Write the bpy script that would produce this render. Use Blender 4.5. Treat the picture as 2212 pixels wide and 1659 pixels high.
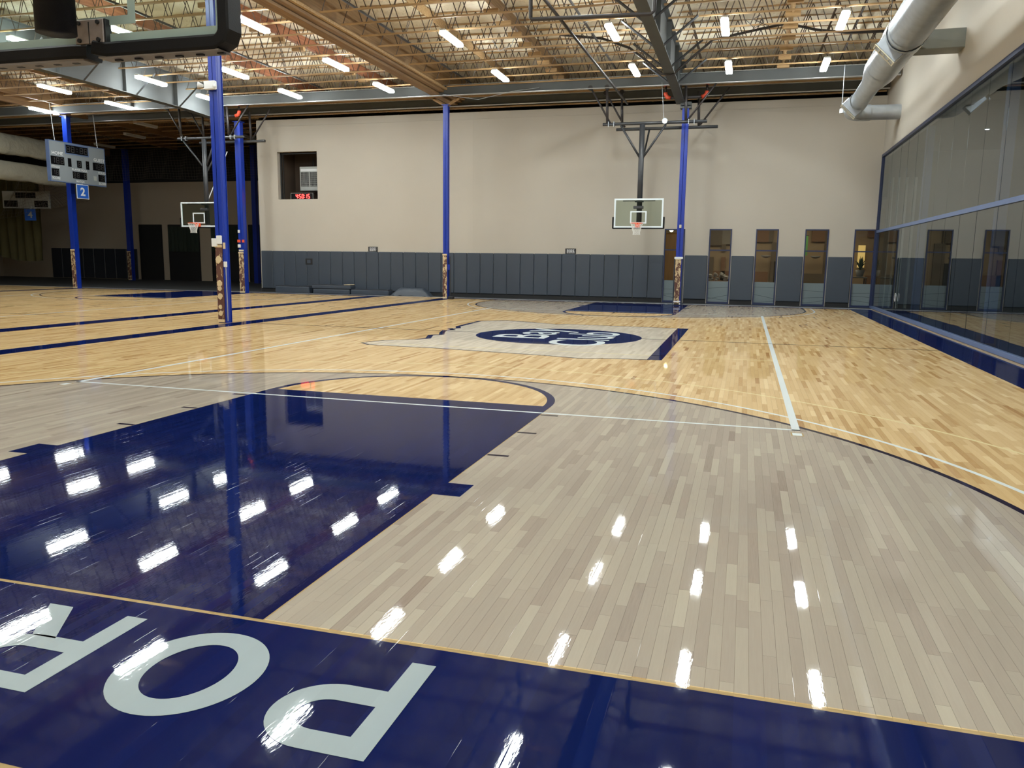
import bpy, bmesh, math, random
import numpy as np
from mathutils import Vector, Matrix, Euler
random.seed(7); rng = np.random.default_rng(7)
for o in list(bpy.data.objects): bpy.data.objects.remove(o)
S = bpy.context.scene
COL = S.collection
PI = math.pi

# ------------------------------------------------------------------ camera
CR = Vector((0.96013, 0.27924, 0.01318)); CU = Vector((-0.05575, 0.14506, 0.98785)); CF = Vector((-0.27393, 0.94920, -0.15485))
CP = Vector((3.89184, -3.01547, 1.6692))
cd = bpy.data.cameras.new('camera'); cam = bpy.data.objects.new('camera', cd); COL.objects.link(cam)
cd.sensor_width = 36; cd.sensor_fit = 'HORIZONTAL'; cd.lens = 27.974; cd.clip_start = 0.05; cd.clip_end = 300
cam.matrix_world = Matrix(((CR.x, CU.x, -CF.x, CP.x), (CR.y, CU.y, -CF.y, CP.y), (CR.z, CU.z, -CF.z, CP.z), (0, 0, 0, 1)))
S.camera = cam
# ------------------------------------------------------------------ world, exposure
w = bpy.data.worlds.new('world'); S.world = w; w.use_nodes = True
w.node_tree.nodes['Background'].inputs[0].default_value = (0.02, 0.022, 0.03, 1)
w.node_tree.nodes['Background'].inputs[1].default_value = 0.1
S.view_settings.view_transform = 'Standard'; S.view_settings.look = 'None'
S.view_settings.gamma = 1; S.view_settings.use_curve_mapping = False
S.view_settings.exposure = 0.0
LED = 105.0          # emission of the ceiling strip lights
try:
    S.cycles.max_bounces = 8; S.cycles.diffuse_bounces = 4; S.cycles.glossy_bounces = 4
    S.cycles.transmission_bounces = 6; S.cycles.transparent_max_bounces = 16
    S.cycles.sample_clamp_indirect = 6; S.cycles.use_light_tree = True
    S.cycles.caustics_reflective = False; S.cycles.caustics_refractive = False
    S.cycles.use_denoising = True
except Exception: pass

# ------------------------------------------------------------------ materials
def newmat(name):
    m = bpy.data.materials.new(name); m.use_nodes = True
    return m, m.node_tree.nodes, m.node_tree.links, m.node_tree.nodes['Principled BSDF']
def setp(b, **k):
    for n, v in k.items():
        n = n.replace('_', ' ')
        if n in b.inputs: b.inputs[n].default_value = v
def c4(c): return (c[0], c[1], c[2], 1)
def mat(name, col, rough=0.5, metal=0.0, coat=0.0, noise=0.0, nscale=6.0, bump=0.0, bscale=30.0, emit=None, es=0.0, spec=0.5):
    m, N, L, b = newmat(name)
    b.inputs['Base Color'].default_value = c4(col)
    setp(b, Roughness=rough, Metallic=metal, Coat_Weight=coat, Coat_Roughness=0.08)
    b.inputs['Specular IOR Level'].default_value = spec
    if emit: b.inputs['Emission Color'].default_value = c4(emit); b.inputs['Emission Strength'].default_value = es
    if noise or bump:
        tc = N.new('ShaderNodeTexCoord')
    if noise:
        n = N.new('ShaderNodeTexNoise'); n.inputs['Scale'].default_value = nscale; n.inputs['Detail'].default_value = 5
        L.new(tc.outputs['Object'], n.inputs['Vector'])
        r = N.new('ShaderNodeMixRGB'); r.inputs[1].default_value = c4([c * (1 - noise) for c in col]); r.inputs[2].default_value = c4([min(1, c * (1 + noise)) for c in col])
        L.new(n.outputs['Fac'], r.inputs[0]); L.new(r.outputs[0], b.inputs['Base Color'])
    if bump:
        n2 = N.new('ShaderNodeTexNoise'); n2.inputs['Scale'].default_value = bscale; n2.inputs['Detail'].default_value = 3
        L.new(tc.outputs['Object'], n2.inputs['Vector'])
        bp = N.new('ShaderNodeBump'); bp.inputs['Strength'].default_value = 1; bp.inputs['Distance'].default_value = bump
        L.new(n2.outputs['Fac'], bp.inputs['Height']); L.new(bp.outputs[0], b.inputs['Normal'])
    return m
def mth(N, L, op, a, b=None, c=None):
    n = N.new('ShaderNodeMath'); n.operation = op
    for i, v in enumerate((a, b, c)):
        if v is None: continue
        if isinstance(v, (int, float)): n.inputs[i].default_value = v
        else: L.new(v, n.inputs[i])
    return n.outputs[0]
PW = 0.0571     # strip width of the maple floor
def floor_finish(N, L, b, amp=1.0, coat=0.62):
    """varnish: a thin clear coat whose surface follows the strips (cupping) plus slow waves"""
    g = N.new('ShaderNodeNewGeometry'); sp = N.new('ShaderNodeSeparateXYZ'); L.new(g.outputs['Position'], sp.inputs[0])
    fx = mth(N, L, 'FRACT', mth(N, L, 'DIVIDE', sp.outputs[0], PW))
    cup = mth(N, L, 'MULTIPLY', mth(N, L, 'POWER', mth(N, L, 'ABSOLUTE', mth(N, L, 'SUBTRACT', fx, 0.5)), 2.0), 0.10)
    cb = N.new('ShaderNodeCombineXYZ')
    L.new(mth(N, L, 'MULTIPLY', sp.outputs[0], 9.0), cb.inputs[0]); L.new(mth(N, L, 'MULTIPLY', sp.outputs[1], 2.2), cb.inputs[1])
    n1 = N.new('ShaderNodeTexNoise'); n1.inputs['Scale'].default_value = 1; n1.inputs['Detail'].default_value = 2; L.new(cb.outputs[0], n1.inputs['Vector'])
    cb2 = N.new('ShaderNodeCombineXYZ')
    L.new(mth(N, L, 'MULTIPLY', sp.outputs[0], 70.0), cb2.inputs[0]); L.new(mth(N, L, 'MULTIPLY', sp.outputs[1], 22.0), cb2.inputs[1])
    n2 = N.new('ShaderNodeTexNoise'); n2.inputs['Scale'].default_value = 1; n2.inputs['Detail'].default_value = 2; L.new(cb2.outputs[0], n2.inputs['Vector'])
    h = mth(N, L, 'ADD', mth(N, L, 'ADD', mth(N, L, 'MULTIPLY', n1.outputs['Fac'], 0.26), cup), mth(N, L, 'MULTIPLY', n2.outputs['Fac'], 0.085))
    edge = mth(N, L, 'POWER', mth(N, L, 'MULTIPLY', mth(N, L, 'ABSOLUTE', mth(N, L, 'SUBTRACT', fx, 0.5)), 2.0), 26.0)
    some = mth(N, L, 'MULTIPLY', mth(N, L, 'MAXIMUM', mth(N, L, 'SUBTRACT', n1.outputs['Fac'], 0.56), 0.0), 1.1)
    h = mth(N, L, 'SUBTRACT', h, mth(N, L, 'MULTIPLY', edge, some))      # shallow seams where two strips meet
    bp = N.new('ShaderNodeBump'); bp.inputs['Strength'].default_value = 1; bp.inputs['Distance'].default_value = 0.0009 * amp
    L.new(h, bp.inputs['Height'])
    L.new(bp.outputs[0], b.inputs['Coat Normal']); L.new(bp.outputs[0], b.inputs['Normal'])
    setp(b, Roughness=0.45, Coat_Weight=coat, Coat_Roughness=0.03, Coat_IOR=1.42)
    b.inputs['Specular IOR Level'].default_value = 0.0
    return sp, n1
def ramp(N, stops):
    r = N.new('ShaderNodeValToRGB'); e = r.color_ramp.elements
    e[0].position = stops[0][0]; e[0].color = c4(stops[0][1]); e[1].position = stops[-1][0]; e[1].color = c4(stops[-1][1])
    for p, c in stops[1:-1]:
        k = e.new(p); k.color = c4(c)
    return r
LEN = 28.65     # court length, baseline to baseline
def wood_floor_mat():
    m, N, L, b = newmat('maple_strip_floor')
    sp, n1 = floor_finish(N, L, b)
    x, y = sp.outputs[0], sp.outputs[1]
    yf = mth(N, L, 'SUBTRACT', LEN / 2, mth(N, L, 'ABSOLUTE', mth(N, L, 'SUBTRACT', y, LEN / 2)))
    def dist(cx, cy):
        dx = mth(N, L, 'SUBTRACT', x, cx); dy = mth(N, L, 'SUBTRACT', yf, cy)
        return mth(N, L, 'SQRT', mth(N, L, 'ADD', mth(N, L, 'MULTIPLY', dx, dx), mth(N, L, 'MULTIPLY', dy, dy)))
    a = mth(N, L, 'LESS_THAN', dist(0, 1.575), 6.0)
    low = mth(N, L, 'MULTIPLY', mth(N, L, 'LESS_THAN', mth(N, L, 'ABSOLUTE', x), 6.0), mth(N, L, 'LESS_THAN', yf, 1.575))
    a = mth(N, L, 'MAXIMUM', a, low)
    a = mth(N, L, 'MULTIPLY', a, mth(N, L, 'GREATER_THAN', yf, 0.02))
    circ = mth(N, L, 'MULTIPLY', mth(N, L, 'LESS_THAN', dist(0, 5.75), 1.80), mth(N, L, 'GREATER_THAN', yf, 5.75))
    mask = mth(N, L, 'MULTIPLY', a, mth(N, L, 'SUBTRACT', 1.0, circ))
    at = N.new('ShaderNodeAttribute'); at.attribute_name = 'tone'
    tone = at.outputs['Fac']
    # fine grain stretched along the strips
    cb = N.new('ShaderNodeCombineXYZ'); L.new(mth(N, L, 'MULTIPLY', x, 120.0), cb.inputs[0]); L.new(mth(N, L, 'MULTIPLY', y, 6.0), cb.inputs[1])
    L.new(mth(N, L, 'MULTIPLY', tone, 40.0), cb.inputs[2])
    gn = N.new('ShaderNodeTexNoise'); gn.inputs['Scale'].default_value = 1; gn.inputs['Detail'].default_value = 3; L.new(cb.outputs[0], gn.inputs['Vector'])
    t = mth(N, L, 'ADD', tone, mth(N, L, 'MULTIPLY', mth(N, L, 'SUBTRACT', gn.outputs['Fac'], 0.5), 0.30))
    nat = ramp(N, [(0.0, (0.33, 0.18, 0.07)), (0.2, (0.42, 0.26, 0.11)), (0.45, (0.53, 0.365, 0.175)), (0.75, (0.595, 0.425, 0.22)), (1.0, (0.67, 0.505, 0.285))])
    crm = ramp(N, [(0.0, (0.24, 0.19, 0.155)), (0.2, (0.29, 0.242, 0.197)), (0.55, (0.33, 0.283, 0.23)), (1.0, (0.39, 0.345, 0.272))])
    L.new(t, nat.inputs[0]); L.new(t, crm.inputs[0])
    mx = N.new('ShaderNodeMixRGB'); L.new(mask, mx.inputs[0]); L.new(nat.outputs[0], mx.inputs[1]); L.new(crm.outputs[0], mx.inputs[2])
    L.new(mx.outputs[0], b.inputs['Base Color'])
    return m
def paint_mat(name, col, var=0.1):
    m, N, L, b = newmat(name)
    sp, n1 = floor_finish(N, L, b, 1.0, 0.5 if 'blue' in name else 0.62)
    cb = N.new('ShaderNodeCombineXYZ')
    L.new(mth(N, L, 'FLOOR', mth(N, L, 'DIVIDE', sp.outputs[0], PW)), cb.inputs[0]); L.new(mth(N, L, 'FLOOR', mth(N, L, 'MULTIPLY', sp.outputs[1], 1.6)), cb.inputs[1])
    wn = N.new('ShaderNodeTexWhiteNoise'); L.new(cb.outputs[0], wn.inputs['Vector'])
    mx = N.new('ShaderNodeMixRGB'); mx.inputs[1].default_value = c4([c * (1 - var) for c in col]); mx.inputs[2].default_value = c4([min(1, c * (1 + var)) for c in col])
    L.new(wn.outputs['Value'], mx.inputs[0]); L.new(mx.outputs[0], b.inputs['Base Color'])
    return m
def glass_mat(name, tint, ior=1.5, extra=0.0):
    m = bpy.data.materials.new(name); m.use_nodes = True; N = m.node_tree.nodes; L = m.node_tree.links
    N.remove(N['Principled BSDF']); out = N['Material Output']
    tr = N.new('ShaderNodeBsdfTransparent'); tr.inputs[0].default_value = c4(tint)
    gl = N.new('ShaderNodeBsdfGlossy'); gl.inputs['Roughness'].default_value = 0.01; gl.inputs[0].default_value = (0.90, 0.96, 1.0, 1)
    fr = N.new('ShaderNodeFresnel'); fr.inputs['IOR'].default_value = ior
    mx = N.new('ShaderNodeMixShader')
    f = fr.outputs[0]
    if extra: f = mth(N, L, 'MINIMUM', mth(N, L, 'ADD', f, extra), 1.0)
    ge = N.new('ShaderNodeNewGeometry'); f = mth(N, L, 'MULTIPLY', f, mth(N, L, 'SUBTRACT', 1.0, ge.outputs['Backfacing']))
    L.new(f, mx.inputs[0]); L.new(tr.outputs[0], mx.inputs[1]); L.new(gl.outputs[0], mx.inputs[2]); L.new(mx.outputs[0], out.inputs[0])
    return m
def glue_mat(name='torn_glue_residue', th=0.47):
    """bare column face where the pad was torn off: brown primer with cream foam-glue blobs"""
    m, N, L, b = newmat(name)
    tc = N.new('ShaderNodeTexCoord'); mp = N.new('ShaderNodeMapping'); mp.inputs['Scale'].default_value = (1, 1, 0.55); L.new(tc.outputs['Object'], mp.inputs[0])
    n = N.new('ShaderNodeTexNoise'); n.inputs['Scale'].default_value = 11; n.inputs['Detail'].default_value = 4; n.inputs['Distortion'].default_value = 0.8; L.new(mp.outputs[0], n.inputs['Vector'])
    r = ramp(N, [(0.0, (0.085, 0.035, 0.028)), (th, (0.11, 0.045, 0.033)), (th + .03, (0.30, 0.21, 0.12)), (th + .07, (0.55, 0.42, 0.24)), (1.0, (0.66, 0.54, 0.34))])
    L.new(n.outputs['Fac'], r.inputs[0]); L.new(r.outputs[0], b.inputs['Base Color'])
    bp = N.new('ShaderNodeBump'); bp.inputs['Distance'].default_value = 0.01; L.new(n.outputs['Fac'], bp.inputs['Height']); L.new(bp.outputs[0], b.inputs['Normal'])
    setp(b, Roughness=0.8)
    return m
def wood_mat(name, dark, light, axis=0, rough=0.6):
    m, N, L, b = newmat(name)
    tc = N.new('ShaderNodeTexCoord'); mp = N.new('ShaderNodeMapping')
    sc = [18, 18, 18]; sc[axis] = 0.9; mp.inputs['Scale'].default_value = sc; L.new(tc.outputs['Object'], mp.inputs[0])
    n = N.new('ShaderNodeTexNoise'); n.inputs['Scale'].default_value = 1; n.inputs['Detail'].default_value = 5; L.new(mp.outputs[0], n.inputs['Vector'])
    r = ramp(N, [(0.3, dark), (0.7, light)]); L.new(n.outputs['Fac'], r.inputs[0]); L.new(r.outputs[0], b.inputs['Base Color'])
    setp(b, Roughness=rough); return m
def wall_mat(name, col):
    m, N, L, b = newmat(name)
    g = N.new('ShaderNodeNewGeometry')
    n = N.new('ShaderNodeTexNoise'); n.inputs['Scale'].default_value = 0.5; n.inputs['Detail'].default_value = 4; L.new(g.outputs['Position'], n.inputs['Vector'])
    mx = N.new('ShaderNodeMixRGB'); mx.inputs[1].default_value = c4([c * 0.95 for c in col]); mx.inputs[2].default_value = c4([c * 1.05 for c in col]); L.new(n.outputs['Fac'], mx.inputs[0]); L.new(mx.outputs[0], b.inputs['Base Color'])
    n2 = N.new('ShaderNodeTexNoise'); n2.inputs['Scale'].default_value = 60; L.new(g.outputs['Position'], n2.inputs['Vector'])
    bp = N.new('ShaderNodeBump'); bp.inputs['Distance'].default_value = 0.002; L.new(n2.outputs['Fac'], bp.inputs['Height']); L.new(bp.outputs[0], b.inputs['Normal'])
    setp(b, Roughness=0.75); return m
def deck_mat():
    """white-faced insulation blanket under the roof deck: seams, wrinkles, grey dirt"""
    m, N, L, b = newmat('insulation_blanket')
    g = N.new('ShaderNodeNewGeometry')
    n = N.new('ShaderNodeTexNoise'); n.inputs['Scale'].default_value = 1.3; n.inputs['Detail'].default_value = 6; L.new(g.outputs['Position'], n.inputs['Vector'])
    r = ramp(N, [(0.25, (0.66, 0.59, 0.45)), (0.5, (0.82, 0.75, 0.59)), (0.8, (0.87, 0.81, 0.67))]); L.new(n.outputs['Fac'], r.inputs[0]); L.new(r.outputs[0], b.inputs['Base Color'])
    n2 = N.new('ShaderNodeTexNoise'); n2.inputs['Scale'].default_value = 4; n2.inputs['Detail'].default_value = 4; n2.inputs['Distortion'].default_value = 1.5; L.new(g.outputs['Position'], n2.inputs['Vector'])
    bp = N.new('ShaderNodeBump'); bp.inputs['Distance'].default_value = 0.12; L.new(n2.outputs['Fac'], bp.inputs['Height']); L.new(bp.outputs[0], b.inputs['Normal'])
    setp(b, Roughness=0.6); return m
def frosted_mat():
    m, N, L, b = newmat('frosted_lower_pane')
    g = N.new('ShaderNodeNewGeometry'); sp = N.new('ShaderNodeSeparateXYZ'); L.new(g.outputs['Position'], sp.inputs[0])
    x, z = sp.outputs[0], sp.outputs[2]
    acc = None
    for k, (fr, ph, zz, am) in enumerate([(1.1, 0.3, 0.22, 0.13), (1.5, 2.0, 0.27, 0.15), (0.9, 4.0, 0.62, 0.08)]):
        c = mth(N, L, 'ADD', mth(N, L, 'MULTIPLY', mth(N, L, 'SINE', mth(N, L, 'ADD', mth(N, L, 'MULTIPLY', x, fr), ph)), am), zz)
        d = mth(N, L, 'LESS_THAN', mth(N, L, 'ABSOLUTE', mth(N, L, 'SUBTRACT', z, c)), 0.008)
        acc = d if acc is None else mth(N, L, 'MAXIMUM', acc, d)
    mx = N.new('ShaderNodeMixRGB'); mx.inputs[1].default_value = (0.15, 0.19, 0.205, 1); mx.inputs[2].default_value = (0.05, 0.07, 0.08, 1)
    L.new(acc, mx.inputs[0]); L.new(mx.outputs[0], b.inputs['Base Color'])
    setp(b, Roughness=0.35); return m

M = dict(
 floor=wood_floor_mat(), slab=mat('dark_joint', (0.09, 0.055, 0.03), 0.8),
 blue_paint=paint_mat('court_blue_paint', (0.003, 0.008, 0.054), 0.16), white_paint=paint_mat('court_white_paint', (0.30, 0.35, 0.36), 0.02), line_white=paint_mat('court_white_line', (0.60, 0.65, 0.65), 0.02),
 dark_paint=paint_mat('court_navy_line', (0.012, 0.009, 0.025), 0.1), yellow_paint=paint_mat('court_cream_line', (0.66, 0.55, 0.30), 0.05),
 tan_paint=paint_mat('court_tan_edge', (0.36, 0.255, 0.12), 0.1), cream_stain=paint_mat('court_cream_stain', (0.50, 0.44, 0.355), 0.12),
 wall=wall_mat('beige_wall_paint', (0.468, 0.428, 0.362)), wall_dark=wall_mat('taupe_wall_paint', (0.46, 0.385, 0.29)),
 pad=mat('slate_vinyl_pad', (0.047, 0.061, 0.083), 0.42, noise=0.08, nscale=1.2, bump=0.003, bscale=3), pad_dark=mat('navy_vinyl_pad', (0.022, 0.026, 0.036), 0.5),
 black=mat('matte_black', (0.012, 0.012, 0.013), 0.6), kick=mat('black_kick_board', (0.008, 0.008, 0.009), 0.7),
 rubber=mat('black_rubber_pad', (0.005, 0.005, 0.006), 0.5, bump=0.001, bscale=200, spec=0.25), under=mat('grey_channel', (0.20, 0.17, 0.15), 0.5),
 blue=mat('royal_blue_enamel', (0.006, 0.030, 0.30), 0.35, noise=0.12, nscale=2), glue=glue_mat('torn_glue_residue', 0.50), glue2=glue_mat('brown_primer_residue', 0.60), foam=mat('cream_foam', (0.62, 0.50, 0.31), 0.85, bump=0.006, bscale=30),
 navy=mat('navy_frame', (0.014, 0.024, 0.075), 0.4), mullion=mat('slate_blue_mullion', (0.10, 0.15, 0.29), 0.35),
 steel=mat('grey_primed_steel', (0.075, 0.082, 0.083), 0.65, noise=0.2, nscale=1.5), pipe=mat('black_iron_pipe', (0.035, 0.03, 0.03), 0.45, metal=0.3), webm=mat('dark_web_rod', (0.065, 0.045, 0.032), 0.5, metal=0.3),
 mast=mat('charcoal_mast', (0.03, 0.032, 0.036), 0.4), galv=mat('galvanized_sheet', (0.44, 0.48, 0.52), 0.28, metal=0.45, noise=0.2, nscale=4, bump=0.006, bscale=5),
 chord=wood_mat('tan_joist_chord', (0.25, 0.15, 0.06), (0.46, 0.30, 0.145), 0), beam=wood_mat('glulam_beam', (0.17, 0.095, 0.04), (0.30, 0.18, 0.08), 1), redbeam=wood_mat('red_brown_beam', (0.21, 0.075, 0.035), (0.36, 0.15, 0.075), 1),
 deck=deck_mat(), white=mat('white_enamel', (0.75, 0.77, 0.78), 0.4), frame=mat('white_board_frame', (0.72, 0.80, 0.84), 0.35), fabric=mat('offwhite_divider_fabric', (0.50, 0.48, 0.38), 0.85, noise=.12, nscale=2, bump=0.12, bscale=2.2),
 drape=mat('olive_drape', (0.10, 0.085, 0.03), 0.9), net=mat('white_net_cord', (0.78, 0.78, 0.74), 0.8), netd=mat('grey_netting', (0.14, 0.12, 0.10), 0.8),
 orange=mat('orange_enamel', (0.85, 0.10, 0.025), 0.35), red=mat('red_coupling', (0.75, 0.09, 0.04), 0.45), silver=mat('silver_scoreboard', (0.24, 0.27, 0.29), 0.4), led_off=mat('unlit_segment', (0.035, 0.035, 0.035), 0.5),
 screen=mat('black_display', (0.006, 0.006, 0.007), 0.25), sign=mat('blue_sign', (0.02, 0.11, 0.50), 0.4), green=mat('plant_leaf', (0.015, 0.06, 0.03), 0.6),
 lightem=mat('lit_led_lens', (1, 1, 1), 0.5, emit=(0.90, 0.965, 0.965), es=LED), redem=mat('lit_red_segment', (0.3, 0, 0), 0.4, emit=(1, 0.035, 0.03), es=9.0),
 clear=glass_mat('board_glass', (0.84, 0.90, 0.86), 1.45), wglass=glass_mat('window_glass', (0.80, 0.82, 0.80), 1.5), cglass=glass_mat('curtain_wall_glass', (0.60, 0.67, 0.72), 1.75, 0.07),
 pale_green=mat('pale_green_stripe', (0.30, 0.38, 0.34), 0.5), frost=frosted_mat(), strip=mat('aluminium_strip', (0.66, 0.68, 0.70), 0.3, metal=0.6), grey_floor=mat('grey_rubber_floor', (0.028, 0.032, 0.036), 0.6),
 lob_wall=mat('tan_lobby_wall', (0.26, 0.20, 0.13), 0.7), lob_brown=mat('brown_lobby_panel', (0.16, 0.085, 0.04), 0.6), lob_dark=mat('umber_lobby_panel', (0.10, 0.08, 0.055), 0.7), lob_grey=mat('grey_lobby_wall', (0.17, 0.16, 0.14), 0.7), door=wood_mat('oak_door', (0.20, 0.105, 0.02), (0.30, 0.17, 0.04), 2), yellow=mat('lit_yellow_niche', (0.8, 0.6, 0.25), 0.6, emit=(1, 0.68, 0.22), es=0.55),
 bulb=mat('lit_globe', (1, 0.9, 0.6), 0.5, emit=(1, 0.85, 0.5), es=14), dot=mat('lit_downlight', (1, 1, 1), 0.5, emit=(1, 0.97, 0.9), es=18), stone=mat('grey_stones', (0.25, 0.25, 0.25), 0.7, noise=0.5, nscale=20),
 darkbrown=mat('dark_brown_recess', (0.10, 0.07, 0.05), 0.7), acgrey=mat('grey_heater_case', (0.42, 0.44, 0.42), 0.5), plate=mat('brushed_plate', (0.33, 0.28, 0.26), 0.5, metal=0.3, noise=0.2, nscale=30), maroon=mat('maroon_cloth', (0.10, 0.015, 0.012), 0.9), corr=mat('grey_corridor_wall', (0.13, 0.115, 0.095), 0.8), pale_cream=mat('pale_cream_paint', (0.60, 0.55, 0.42), 0.6), sconce=mat('grey_sconce', (0.22, 0.23, 0.24), 0.5), darkgreen=mat('dark_green_cloth', (0.02, 0.03, 0.02), 0.9),
)

# ------------------------------------------------------------------ geometry helpers
class MB:
    def __init__(s): s.v = []; s.f = []
    def add(s, vs, fs):
        k = len(s.v); s.v += [tuple(v) for v in vs]; s.f += [tuple(i + k for i in f) for f in fs]; return s
    def box(s, x0, y0, z0, x1, y1, z1):
        vs = [(x, y, z) for z in (z0, z1) for y in (y0, y1) for x in (x0, x1)]
        return s.add(vs, [(0, 2, 3, 1), (4, 5, 7, 6), (0, 1, 5, 4), (2, 6, 7, 3), (0, 4, 6, 2), (1, 3, 7, 5)])
    def cbox(s, x0, y0, z0, x1, y1, z1, c=0.02):
        """box with chamfered vertical and horizontal edges"""
        bm = bmesh.new(); bmesh.ops.create_cube(bm, size=1)
        for v in bm.verts: v.co = ((x0 + x1) / 2 + v.co.x * (x1 - x0), (y0 + y1) / 2 + v.co.y * (y1 - y0), (z0 + z1) / 2 + v.co.z * (z1 - z0))
        bmesh.ops.bevel(bm, geom=list(bm.edges) + list(bm.verts), offset=c, segments=1, affect='EDGES')
        bm.verts.index_update()
        s.add([tuple(v.co) for v in bm.verts], [tuple(v.index for v in f.verts) for f in bm.faces]); bm.free(); return s
    def frame(s, x0, z0, x1, z1, t, y0, y1, tb=None):
        """rectangular frame in the XZ plane, bars butted without overlap"""
        tb = t if tb is None else tb
        s.box(x0, y0, z0, x1, y1, z0 + tb); s.box(x0, y0, z1 - t, x1, y1, z1)
        s.box(x0, y0, z0 + tb, x0 + t, y1, z1 - t); return s.box(x1 - t, y0, z0 + tb, x1, y1, z1 - t)
    def tube(s, pts, r, n=8, cap=True, closed=False):
        pts = [Vector(p) for p in pts]; rs = r if isinstance(r, (list, tuple)) else [r] * len(pts)
        k = len(s.v); prev = None
        for i, p in enumerate(pts):
            a = pts[i - 1] if (i > 0 or closed) else p; b = pts[(i + 1) % len(pts)] if (i < len(pts) - 1 or closed) else p
            d = (b - a).normalized()
            if prev is None:
                up = Vector((0, 0, 1)) if abs(d.z) < 0.9 else Vector((1, 0, 0))
                e = d.cross(up).normalized()
            else:
                e = (prev - d * prev.dot(d)); e = e.normalized() if e.length > 1e-5 else d.orthogonal().normalized()
            prev = e; g = d.cross(e)
            for j in range(n):
                t = 2 * PI * j / n; s.v.append(tuple(p + (e * math.cos(t) + g * math.sin(t)) * rs[i]))
        m = len(pts); rng_ = m if closed else m - 1
        for i in range(rng_):
            for j in range(n):
                a = k + i * n + j; b = k + i * n + (j + 1) % n; c = k + ((i + 1) % m) * n + (j + 1) % n; d = k + ((i + 1) % m) * n + j
                s.f.append((a, d, c, b))
        if cap and not closed:
            s.f.append(tuple(k + j for j in range(n))); s.f.append(tuple(k + (m - 1) * n + n - 1 - j for j in range(n)))
        return s
    def poly(s, pts, z=0.0, th=0.0):
        n = len(pts)
        if th == 0: return s.add([(p[0], p[1], z) for p in pts], [tuple(range(n))])
        vs = [(p[0], p[1], z) for p in pts] + [(p[0], p[1], z + th) for p in pts]
        return s.add(vs, [tuple(range(n - 1, -1, -1)), tuple(range(n, 2 * n))] + [(i, (i + 1) % n, n + (i + 1) % n, n + i) for i in range(n)])
    def ring(s, cx, cy, r0, r1, a0, a1, z, n=96, sy=1.0, clip=None):
        k = len(s.v)
        for i in range(n + 1):
            t = a0 + (a1 - a0) * i / n
            for r in (r0, r1): s.v.append((cx + r * math.cos(t), cy + r * math.sin(t) * sy, z))
        for i in range(n): s.f.append((k + 2 * i, k + 2 * i + 1, k + 2 * i + 3, k + 2 * i + 2) if sy > 0 else (k + 2 * i, k + 2 * i + 2, k + 2 * i + 3, k + 2 * i + 1))
        return s
    def sphere(s, c, r, n=10, sz=1.0):
        k = len(s.v); m = n // 2
        for i in range(m + 1):
            p = PI * i / m
            for j in range(n):
                t = 2 * PI * j / n; s.v.append((c[0] + r * math.sin(p) * math.cos(t), c[1] + r * math.sin(p) * math.sin(t), c[2] + r * math.cos(p) * sz))
        for i in range(m):
            for j in range(n): s.f.append((k + i * n + j, k + (i + 1) * n + j, k + (i + 1) * n + (j + 1) % n, k + i * n + (j + 1) % n))
        return s
    def mesh(s, name, m, smooth=False):
        me = bpy.data.meshes.new(name); me.from_pydata(s.v, [], s.f); me.update(); me.validate()
        if m is not None: me.materials.append(m if not isinstance(m, str) else M[m])
        me.shade_smooth() if smooth else me.shade_flat()
        return me
    def build(s, name, m, parent=None, smooth=False, loc=None, rot=None):
        o = bpy.data.objects.new(name, s.mesh(name, m, smooth)); COL.objects.link(o)
        if parent is not None: o.parent = parent
        if loc is not None: o.location = loc
        if rot is not None: o.rotation_euler = rot
        return o
def box(*a): return MB().box(*a)
def tag(o, label=None, cat=None, group=None, kind=None):
    if label: o['label'] = label
    if cat: o['category'] = cat
    if group: o['group'] = group
    if kind: o['kind'] = kind
    return o
def empty(name, loc=(0, 0, 0), rz=0.0, **k):
    o = bpy.data.objects.new(name, None); COL.objects.link(o); o.location = loc; o.rotation_euler = (0, 0, rz); o.empty_display_size = 0.2
    return tag(o, **k)
def inst(name, me, parent, loc=(0, 0, 0), rot=(0, 0, 0)):
    o = bpy.data.objects.new(name, me); COL.objects.link(o); o.parent = parent; o.location = loc; o.rotation_euler = rot; return o
def copy_tree(o, parent=None):
    c = o.copy(); COL.objects.link(c); c.parent = parent
    for ch in list(o.children): copy_tree(ch, c)
    return c
def struct(o, label, cat): return tag(o, label, cat, kind='structure')
def text_mesh(txt, w, h, bold=0.012, depth=0.002, space=1.0):
    """lettering from the built-in font, fitted into w x h, lower left at the origin, in the XY plane"""
    cu = bpy.data.curves.new('lettering', 'FONT'); cu.body = txt; cu.size = 1; cu.offset = bold; cu.extrude = 0.0; cu.space_character = space; cu.resolution_u = 5
    o = bpy.data.objects.new('lettering', cu); COL.objects.link(o)
    bpy.context.view_layer.update()
    me = bpy.data.meshes.new_from_object(o.evaluated_get(bpy.context.evaluated_depsgraph_get()))
    bpy.data.objects.remove(o)
    co = np.empty(len(me.vertices) * 3, dtype=np.float32); me.vertices.foreach_get('co', co); co = co.reshape(-1, 3)
    mn = co.min(0); mxx = co.max(0)
    co[:, 0] = (co[:, 0] - mn[0]) / (mxx[0] - mn[0]) * w
    if h is not None: co[:, 1] = (co[:, 1] - mn[1]) / (mxx[1] - mn[1]) * h
    me.vertices.foreach_set('co', co.ravel()); me.update(); return me
def text_obj(name, txt, w, h, m, parent, loc, rot, bold=0.012):
    me = text_mesh(txt, w, h, bold); me.materials.clear(); me.materials.append(M[m])
    o = bpy.data.objects.new(name, me); COL.objects.link(o); o.parent = parent; o.location = loc; o.rotation_euler = rot; return o

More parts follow.
